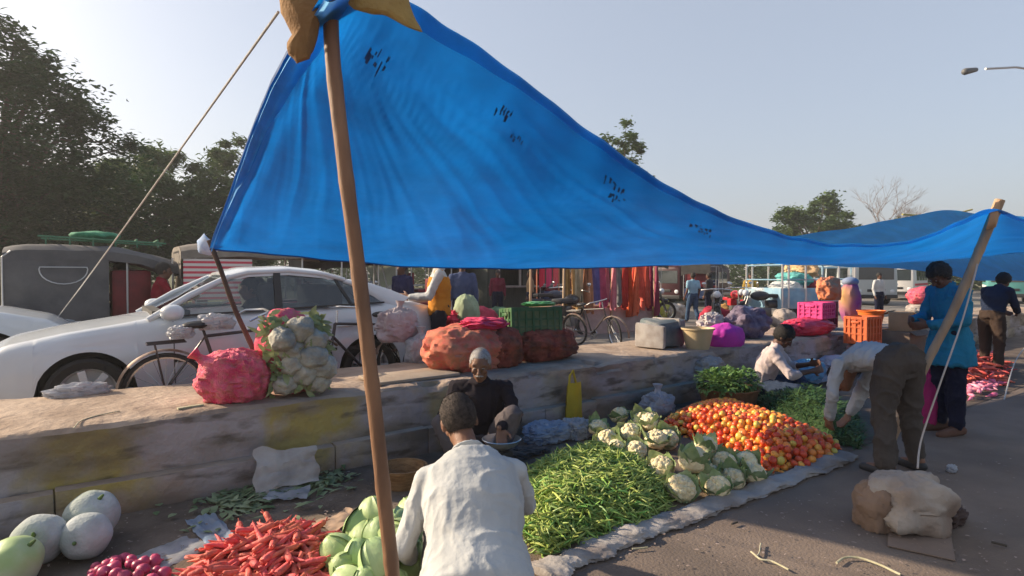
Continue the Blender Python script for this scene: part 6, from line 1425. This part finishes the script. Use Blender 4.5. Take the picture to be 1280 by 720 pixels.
# far thicket: reads as one mass
random.seed(55); vs = []; fs = []
for k in range(60000):
    px = random.uniform(-120, 1400); Z = random.uniform(52, 66); hgt = 3.6 + 1.5 * noise.noise(V((px * .012, 0, 3))) + 1.0 * noise.noise(V((px * .05, 1, 3)))
    if px < 420: hgt += 1.2
    b = ZD(px, 345, Z); z = random.random() ** .7 * hgt * random.uniform(.85, 1.1); p = V((b.x, b.y, ROAD + z)); a = random.uniform(0, 6.28); t = V((cos(a), sin(a), random.uniform(-.5, .5))).normalized(); s_ = t.cross(V((random.gauss(0, .5), random.gauss(0, .5), 1))).normalized(); L = random.uniform(.25, .65)
    o = len(vs); vs += [p - t * L * .5, p + s_ * L * .3, p + t * L * .5, p - s_ * L * .3]; fs.append((o, o + 1, o + 2, o + 3))
mb = MB(); mb.add(vs, fs); mb.build('far_thicket', L2, kind='stuff', label='far line of bushes and trees along the other side of the road', cat='thicket', smooth=False)
# ================================================================ people in place
BLKS = cloth('dark_shirt', (.022, .017, .022)); WHS = cloth('white_kurta', (.47, .48, .475), (.42, .43, .425)); WHS2 = cloth('offwhite_shirt', (.5, .5, .5))
GRYT = cloth('brown_grey_trousers', (.085, .07, .06)); TEAL = cloth('teal_kurta', (.02, .2, .34)); NAVY = cloth('navy_trousers', (.012, .014, .035)); ORV = cloth('orange_vest', (.55, .22, .03)); LBL = cloth('light_blue_shirt', (.25, .42, .52)); JEAN = cloth('blue_jeans', (.05, .09, .16)); REDS = cloth('red_shirt', (.22, .012, .025)); DKN = cloth('dark_navy_shirt', (.02, .03, .06)); LUNGI = cloth('grey_lungi', (.12, .1, .1)); PINKW = cloth('pinkish_white_shirt', (.55, .45, .43))
# squatting buyer, seen from behind
f = cam(-.155, 2.46); FA = 54.1 + 8
P = pose(pel=(0, -.10, .22), chest=(0, .12, .45), neck=(-.01, .27, .61), head=(-.045, .39, .72), look=(-.1, .9, -.55),
         shL=(-.185, .19, .53), elL=(-.285, .15, .28), wrL=(-.27, .36, .13), shR=(.185, .24, .53), elR=(.26, .38, .33), wrR=(.16, .58, .26),
         hipL=(-.09, -.06, .22), knL=(-.13, .36, .42), anL=(-.14, .02, .09), toeL=(-.17, .16, .035), hipR=(.09, -.06, .22), knR=(.13, .38, .42), anR=(.13, .03, .09), toeR=(.16, .17, .035))
person('man in a white shirt squatting in front with his back to us among the cabbages', (f.x, f.y, 0), FA, P, SK1, HAIRS, WHS, 'long', cloth('grey_trousers', (.13, .12, .12)), hemlen=.2, vox=.007, cv=.008, wr=.0048, wfq=6.5, waz=.5, hairt=.009, girth=.034, scale=1.08)
# old man facing us
f = G(566, 556); f.y = 4.02
P = pose(pel=(0, -.06, .17), chest=(0, .0, .42), neck=(0, .06, .60), head=(.0, .10, .735), look=(.03, 1, -.22),
         shL=(-.19, .03, .56), elL=(-.27, .16, .36), wrL=(-.17, .36, .33), shR=(.19, .03, .56), elR=(.27, .14, .36), wrR=(.16, .32, .28),
         hipL=(-.1, -.02, .14), knL=(-.25, .27, .40), anL=(-.14, .30, .09), toeL=(-.14, .44, .035), hipR=(.1, -.02, .14), knR=(.27, .25, .33), anR=(.12, .32, .09), toeR=(.1, .45, .035))
person('elderly man with white hair in a dark shirt sitting against the ledge', (f.x, f.y, .0), 232, P, SK1, HAIRG, BLKS, 'long', LUNGI, vox=.007, cv=.011, wr=.007, beard=HAIRG, curlL=.8, hdL=(-.1, .3, -.9), pnL=(0, .3, .2), scale=1.06, hairt=.0065, hl=.078)
p = G(553, 562); blob('cloth', 'crimson cloth beside the left foot of the old man', 'cloth', (p.x, 4.0, .07), (.13, .1, .08), mat('crimson_rag', (.4, .015, .04), (.5, .03, .06), 6), .25, 2, 201, fine=.06)
# bending man
f = G(1124, 590)
P = pose(pel=(0, -.02, .88), chest=(.0, .33, .87), neck=(0, .50, .77), head=(.0, .59, .64), look=(0, .35, -.9),
         shL=(-.18, .43, .80), elL=(-.25, .42, .55), wrL=(-.2, .50, .33), shR=(.18, .45, .80), elR=(.20, .55, .54), wrR=(.12, .62, .32),
         hipL=(-.095, 0, .86), knL=(-.16, .0, .47), anL=(-.19, -.06, .09), hipR=(.095, 0, .86), knR=(.14, .04, .47), anR=(.17, .0, .09), toeL=(-.2, .1, .035), toeR=(.19, .15, .035))
person('man in grey trousers bending far forward over the goods, seen from behind', (f.x, f.y, 0), 54 + 14, P, SK1, HAIRB, WHS2, 'long', GRYT, tg=.008, vox=.009, cv=.011, wr=.009, scale=.97, shoes=DKP)
# man in blue
f = G(1186, 541)
P = pose(neck=(0, .04, 1.41), head=(0, .12, 1.52), look=(0, .75, -.65), shL=(-.18, .03, 1.37), elL=(-.22, .06, 1.1), wrL=(-.1, .30, 1.06), shR=(.18, .03, 1.37), elR=(.22, .08, 1.1), wrR=(.08, .32, 1.1), toeL=(-.12, .16, .035))
person('standing man in a teal kurta looking down at his hands', (f.x, f.y, 0), 144 + 4, P, SK2, HAIRB, TEAL, 'long', NAVY, hemlen=.26, vox=.009, cv=.013, wr=.010, shoes=mat('brown_sandal', (.12, .06, .04)), scale=.985, hairt=.02)
p = G(1163, 536); blob('cloth_bag', 'deep pink bag by the legs of the man in teal', 'bag', (p.x, p.y, .27), (.09, .08, .30), mat('deep_pink_bag', (.4, .02, .14), (.3, .015, .1), 5), .12, 2, 205)
# far right man
f = G(1238, 470); 
P = pose(chest=(0, .08, 1.2), neck=(0, .16, 1.36), head=(0, .24, 1.46), look=(.0, .8, -.5), elL=(-.2, .15, 1.1), wrL=(-.1, .35, 1.0), elR=(.2, .2, 1.1), wrR=(.1, .4, 1.0), shL=(-.18, .12, 1.32), shR=(.18, .12, 1.32))
person('man in a dark navy shirt standing behind the far right heap', (f.x, f.y, 0), -20, P, SK2, HAIRB, DKN, 'long', cloth('brown_trousers', (.06, .04, .03)), vox=.012, cv=.016, scale=.97, hairt=.02)
# seated vendor
f = G(958, 498); f.y = 3.95
P = pose(pel=(0, -.06, .13), chest=(0, .02, .38), neck=(0, .10, .55), head=(0, .17, .67), look=(0, .8, -.6), shL=(-.18, .08, .51), elL=(-.24, .22, .32), wrL=(-.12, .42, .38), shR=(.18, .08, .51), elR=(.24, .25, .3), wrR=(.08, .45, .34),
         hipL=(-.1, 0, .12), knL=(-.34, .30, .16), anL=(-.02, .42, .07), toeL=(.1, .46, .05), hipR=(.1, 0, .12), knR=(.34, .32, .16), anR=(.06, .52, .07), toeR=(-.06, .56, .05))
person('seated vendor in a pinkish white shirt working with his hands', (f.x, f.y, .01), 234 + 62, P, SK2, HAIRB, PINKW, 'rolled', cloth('dark_blue_trousers', (.03, .045, .08)), vox=.010, cv=.013, wr=.007, scale=1.12, hairt=.018)
# orange vest man
f = D(549, 420, 6.35)
P = pose(look=(.1, 1, -.15), elL=(-.2, .12, 1.1), wrL=(-.12, .36, 1.10), elR=(.2, .14, 1.08), wrR=(.14, .38, 1.04))
person('man in an orange vest over a white shirt holding the bicycle handlebar', (f.x, f.y, ROAD), 150, P, SK1, HAIRB, WHS, 'long', cloth('dark_trousers', (.02, .02, .03)), vest=ORV, vox=.010, cv=.013, wr=.006, scale=1.0)
q = D(583, 392, 6.5); blob('bag', 'pale green shoulder bag behind the orange vest man', 'bag', (q.x, q.y, q.z), (.15, .16, .24), mat('pale_green_cloth', (.3, .36, .24), (.22, .28, .18), 4), .12, 2, 206)
f = D(578, 400, 8.6); person('man in a dark blue shirt standing beyond the orange vest man', (f.x, f.y, ROAD), 60, stand(), SK2, HAIRB, cloth('dull_blue_shirt', (.07, .09, .17)), 'long', NAVY, vox=.016, cv=.018, scale=.98)
f = D(503, 400, 9.4); person('person in dark clothes standing beside the dark canopied rickshaw', (f.x, f.y, ROAD), 200, stand(), SK2, HAIRB, cloth('indigo_shirt', (.03, .03, .08)), 'long', NAVY, vox=.016, cv=.018, scale=.95)
# walking man in light blue
f = G(866, 404, ROAD); f2 = f
P = pose(knL=(-.1, .12, .5), anL=(-.1, .2, .09), toeL=(-.1, .35, .04), knR=(.1, 0, .48), anR=(.1, -.18, .12), toeR=(.1, -.05, .035), wrL=(-.24, .12, .86))
person('man in a light blue shirt and jeans walking on the far side of the road', (f.x, f.y, ROAD), 70, P, SK2, HAIRB, LBL, 'short', JEAN, vox=.016, cv=.018, scale=.86)
f = G(886, 398, ROAD); person('man in dark clothes standing beside the motorcycles', (f.x, f.y, ROAD), 100, stand(), SK2, HAIRB, cloth('charcoal_shirt', (.05, .045, .05)), 'long', NAVY, vox=.016, cv=.018, scale=.86)
SITP = dict(pel=(0, 0, .1), chest=(0, -.05, .38), neck=(0, -.04, .56), head=(0, 0, .70), shL=(-.19, -.04, .52), elL=(-.23, .1, .28), wrL=(-.15, .32, .32), shR=(.19, -.04, .52), elR=(.23, .1, .28), wrR=(.15, .32, .32), hipL=(-.1, .05, .1), knL=(-.12, .42, .14), anL=(-.12, .5, -.25), toeL=(-.12, .62, -.28), hipR=(.1, .05, .1), knR=(.12, .42, .14), anR=(.12, .5, -.25), toeR=(.12, .62, -.28))
# driver inside the sedan (drives on the right hand side, the side toward the ledge is its left)
dl = sed.location
person('driver with dark hair sitting inside the white sedan', (dl.x + 2.28, dl.y - .36, ROAD + .52), 180, pose(**SITP), SK2, HAIRB, cloth('dark_driver_shirt', (.03, .03, .035)), 'long', NAVY, vox=.014, cv=.016, scale=.98)
p = D(205, 352, 9.9); person('passenger in a red shirt in front of the grey rickshaw', (p.x, 9.85, ROAD + .72), 0, pose(**SITP), SK2, HAIRB, REDS, 'long', NAVY, vox=.014, cv=.018)
p = D(150, 352, 10.6); person('passenger in dark red clothes inside the grey rickshaw', (p.x, 10.7, ROAD + .74), 180, pose(**SITP), SK2, HAIRB, cloth('dark_red_shawl', (.10, .008, .012)), 'long', NAVY, vox=.014, cv=.018)
for k, (x, y, lb, c_, fa, s_) in enumerate(((476, 399, 'man in a grey jumper beyond the tail of the sedan', (.12, .12, .13), 190, .92), (622, 402, 'person in a maroon shawl in front of the kiosk', (.16, .02, .04), 240, .9), (663, 404, 'man in a tan shirt near the garment rack', (.3, .2, .12), 150, .9), (798, 404, 'woman in a pink wrap at the right end of the scarf stall', (.5, .12, .2), 300, .88), (938, 402, 'person in a mustard shirt beyond the purple heap', (.4, .26, .06), 210, .86), (1098, 398, 'man in a white shirt beside the minibus', (.5, .5, .5), 250, .86))):
    f = G(x, y, ROAD); person(lb, (f.x, f.y, ROAD), fa, stand(), SK2, HAIRB, cloth(f'far_shirt_{"abcdef"[k]}', c_), 'long', NAVY, vox=.018, cv=.02, scale=s_)
p = G(715, 410, ROAD); person('shopkeeper in a brown shirt at the left end of the scarf stall', (p.x, p.y, ROAD), 250, stand(), SK2, HAIRB, cloth('brown_shirt', (.16, .08, .05)), 'long', NAVY, vox=.016, cv=.018, scale=.9)
SKYS, SUNS, EXPO, HAZE = .13, 5.0, 0.7, .0017
# ================================================================ light, sky, camera
SUNV = (CR * -2.05 + CF * .45 + V((0, 0, 1))).normalized()
EL = math.asin(SUNV.z)
w = bpy.data.worlds.new('World'); sc.world = w; w.use_nodes = True
nt = w.node_tree; N = nt.nodes; L = nt.links; bg = N['Background']
sky = N.new('ShaderNodeTexSky'); sky.sky_type = 'NISHITA'; sky.sun_disc = False; sky.sun_elevation = EL; sky.sun_rotation = atan2(SUNV.x, SUNV.y)
sky.air_density = 1.0; sky.dust_density = 4.0; sky.ozone_density = 1.0; sky.altitude = 0
mxs = N.new('ShaderNodeMix'); mxs.data_type = 'RGBA'; mxs.inputs[0].default_value = .48; mxs.inputs[7].default_value = (3.0, 3.2, 3.65, 1)
L.new(sky.outputs[0], mxs.inputs[6]); L.new(mxs.outputs[2], bg.inputs[0]); bg.inputs[1].default_value = SKYS
sl = bpy.data.lights.new('sun', 'SUN'); sl.energy = SUNS; sl.angle = radians(.8); sl.color = (1, .83, .62)
so = bpy.data.objects.new('sun', sl); COL.objects.link(so); so.rotation_euler = SUNV.to_track_quat('Z', 'Y').to_euler()
hm = bpy.data.materials.new('haze_air'); hm.use_nodes = True; hn = hm.node_tree; hn.nodes.clear()
ho_ = hn.nodes.new('ShaderNodeOutputMaterial'); pv = hn.nodes.new('ShaderNodeVolumePrincipled'); pv.inputs['Density'].default_value = HAZE; pv.inputs['Color'].default_value = (.9, .9, .92, 1); pv.inputs['Anisotropy'].default_value = .3
hn.links.new(pv.outputs[0], ho_.inputs['Volume'])
if HAZE > 0: hb_ = MB(); hb_.box((400, 350, 7.5), (2300, 1800, 17)); hb_.build('haze', hm, kind='stuff', label='thin pale dusty air over the whole market', cat='haze', smooth=False)
cd = bpy.data.cameras.new('camera'); co = bpy.data.objects.new('camera', cd); COL.objects.link(co)
cd.sensor_width = 36; cd.lens = F0 / 1280 * 36; cd.clip_end = 5000; cd.clip_start = .05
co.location = EYE
co.rotation_euler = Matrix((CR, CUP, -CFP)).transposed().to_euler()
sc.camera = co
sc.view_settings.view_transform = 'Standard'; sc.view_settings.look = 'None'; sc.view_settings.exposure = EXPO; sc.view_settings.gamma = 1
sc.render.engine = 'CYCLES'; sc.cycles.use_denoising = True
sc.cycles.max_bounces = 8; sc.cycles.transparent_max_bounces = 12
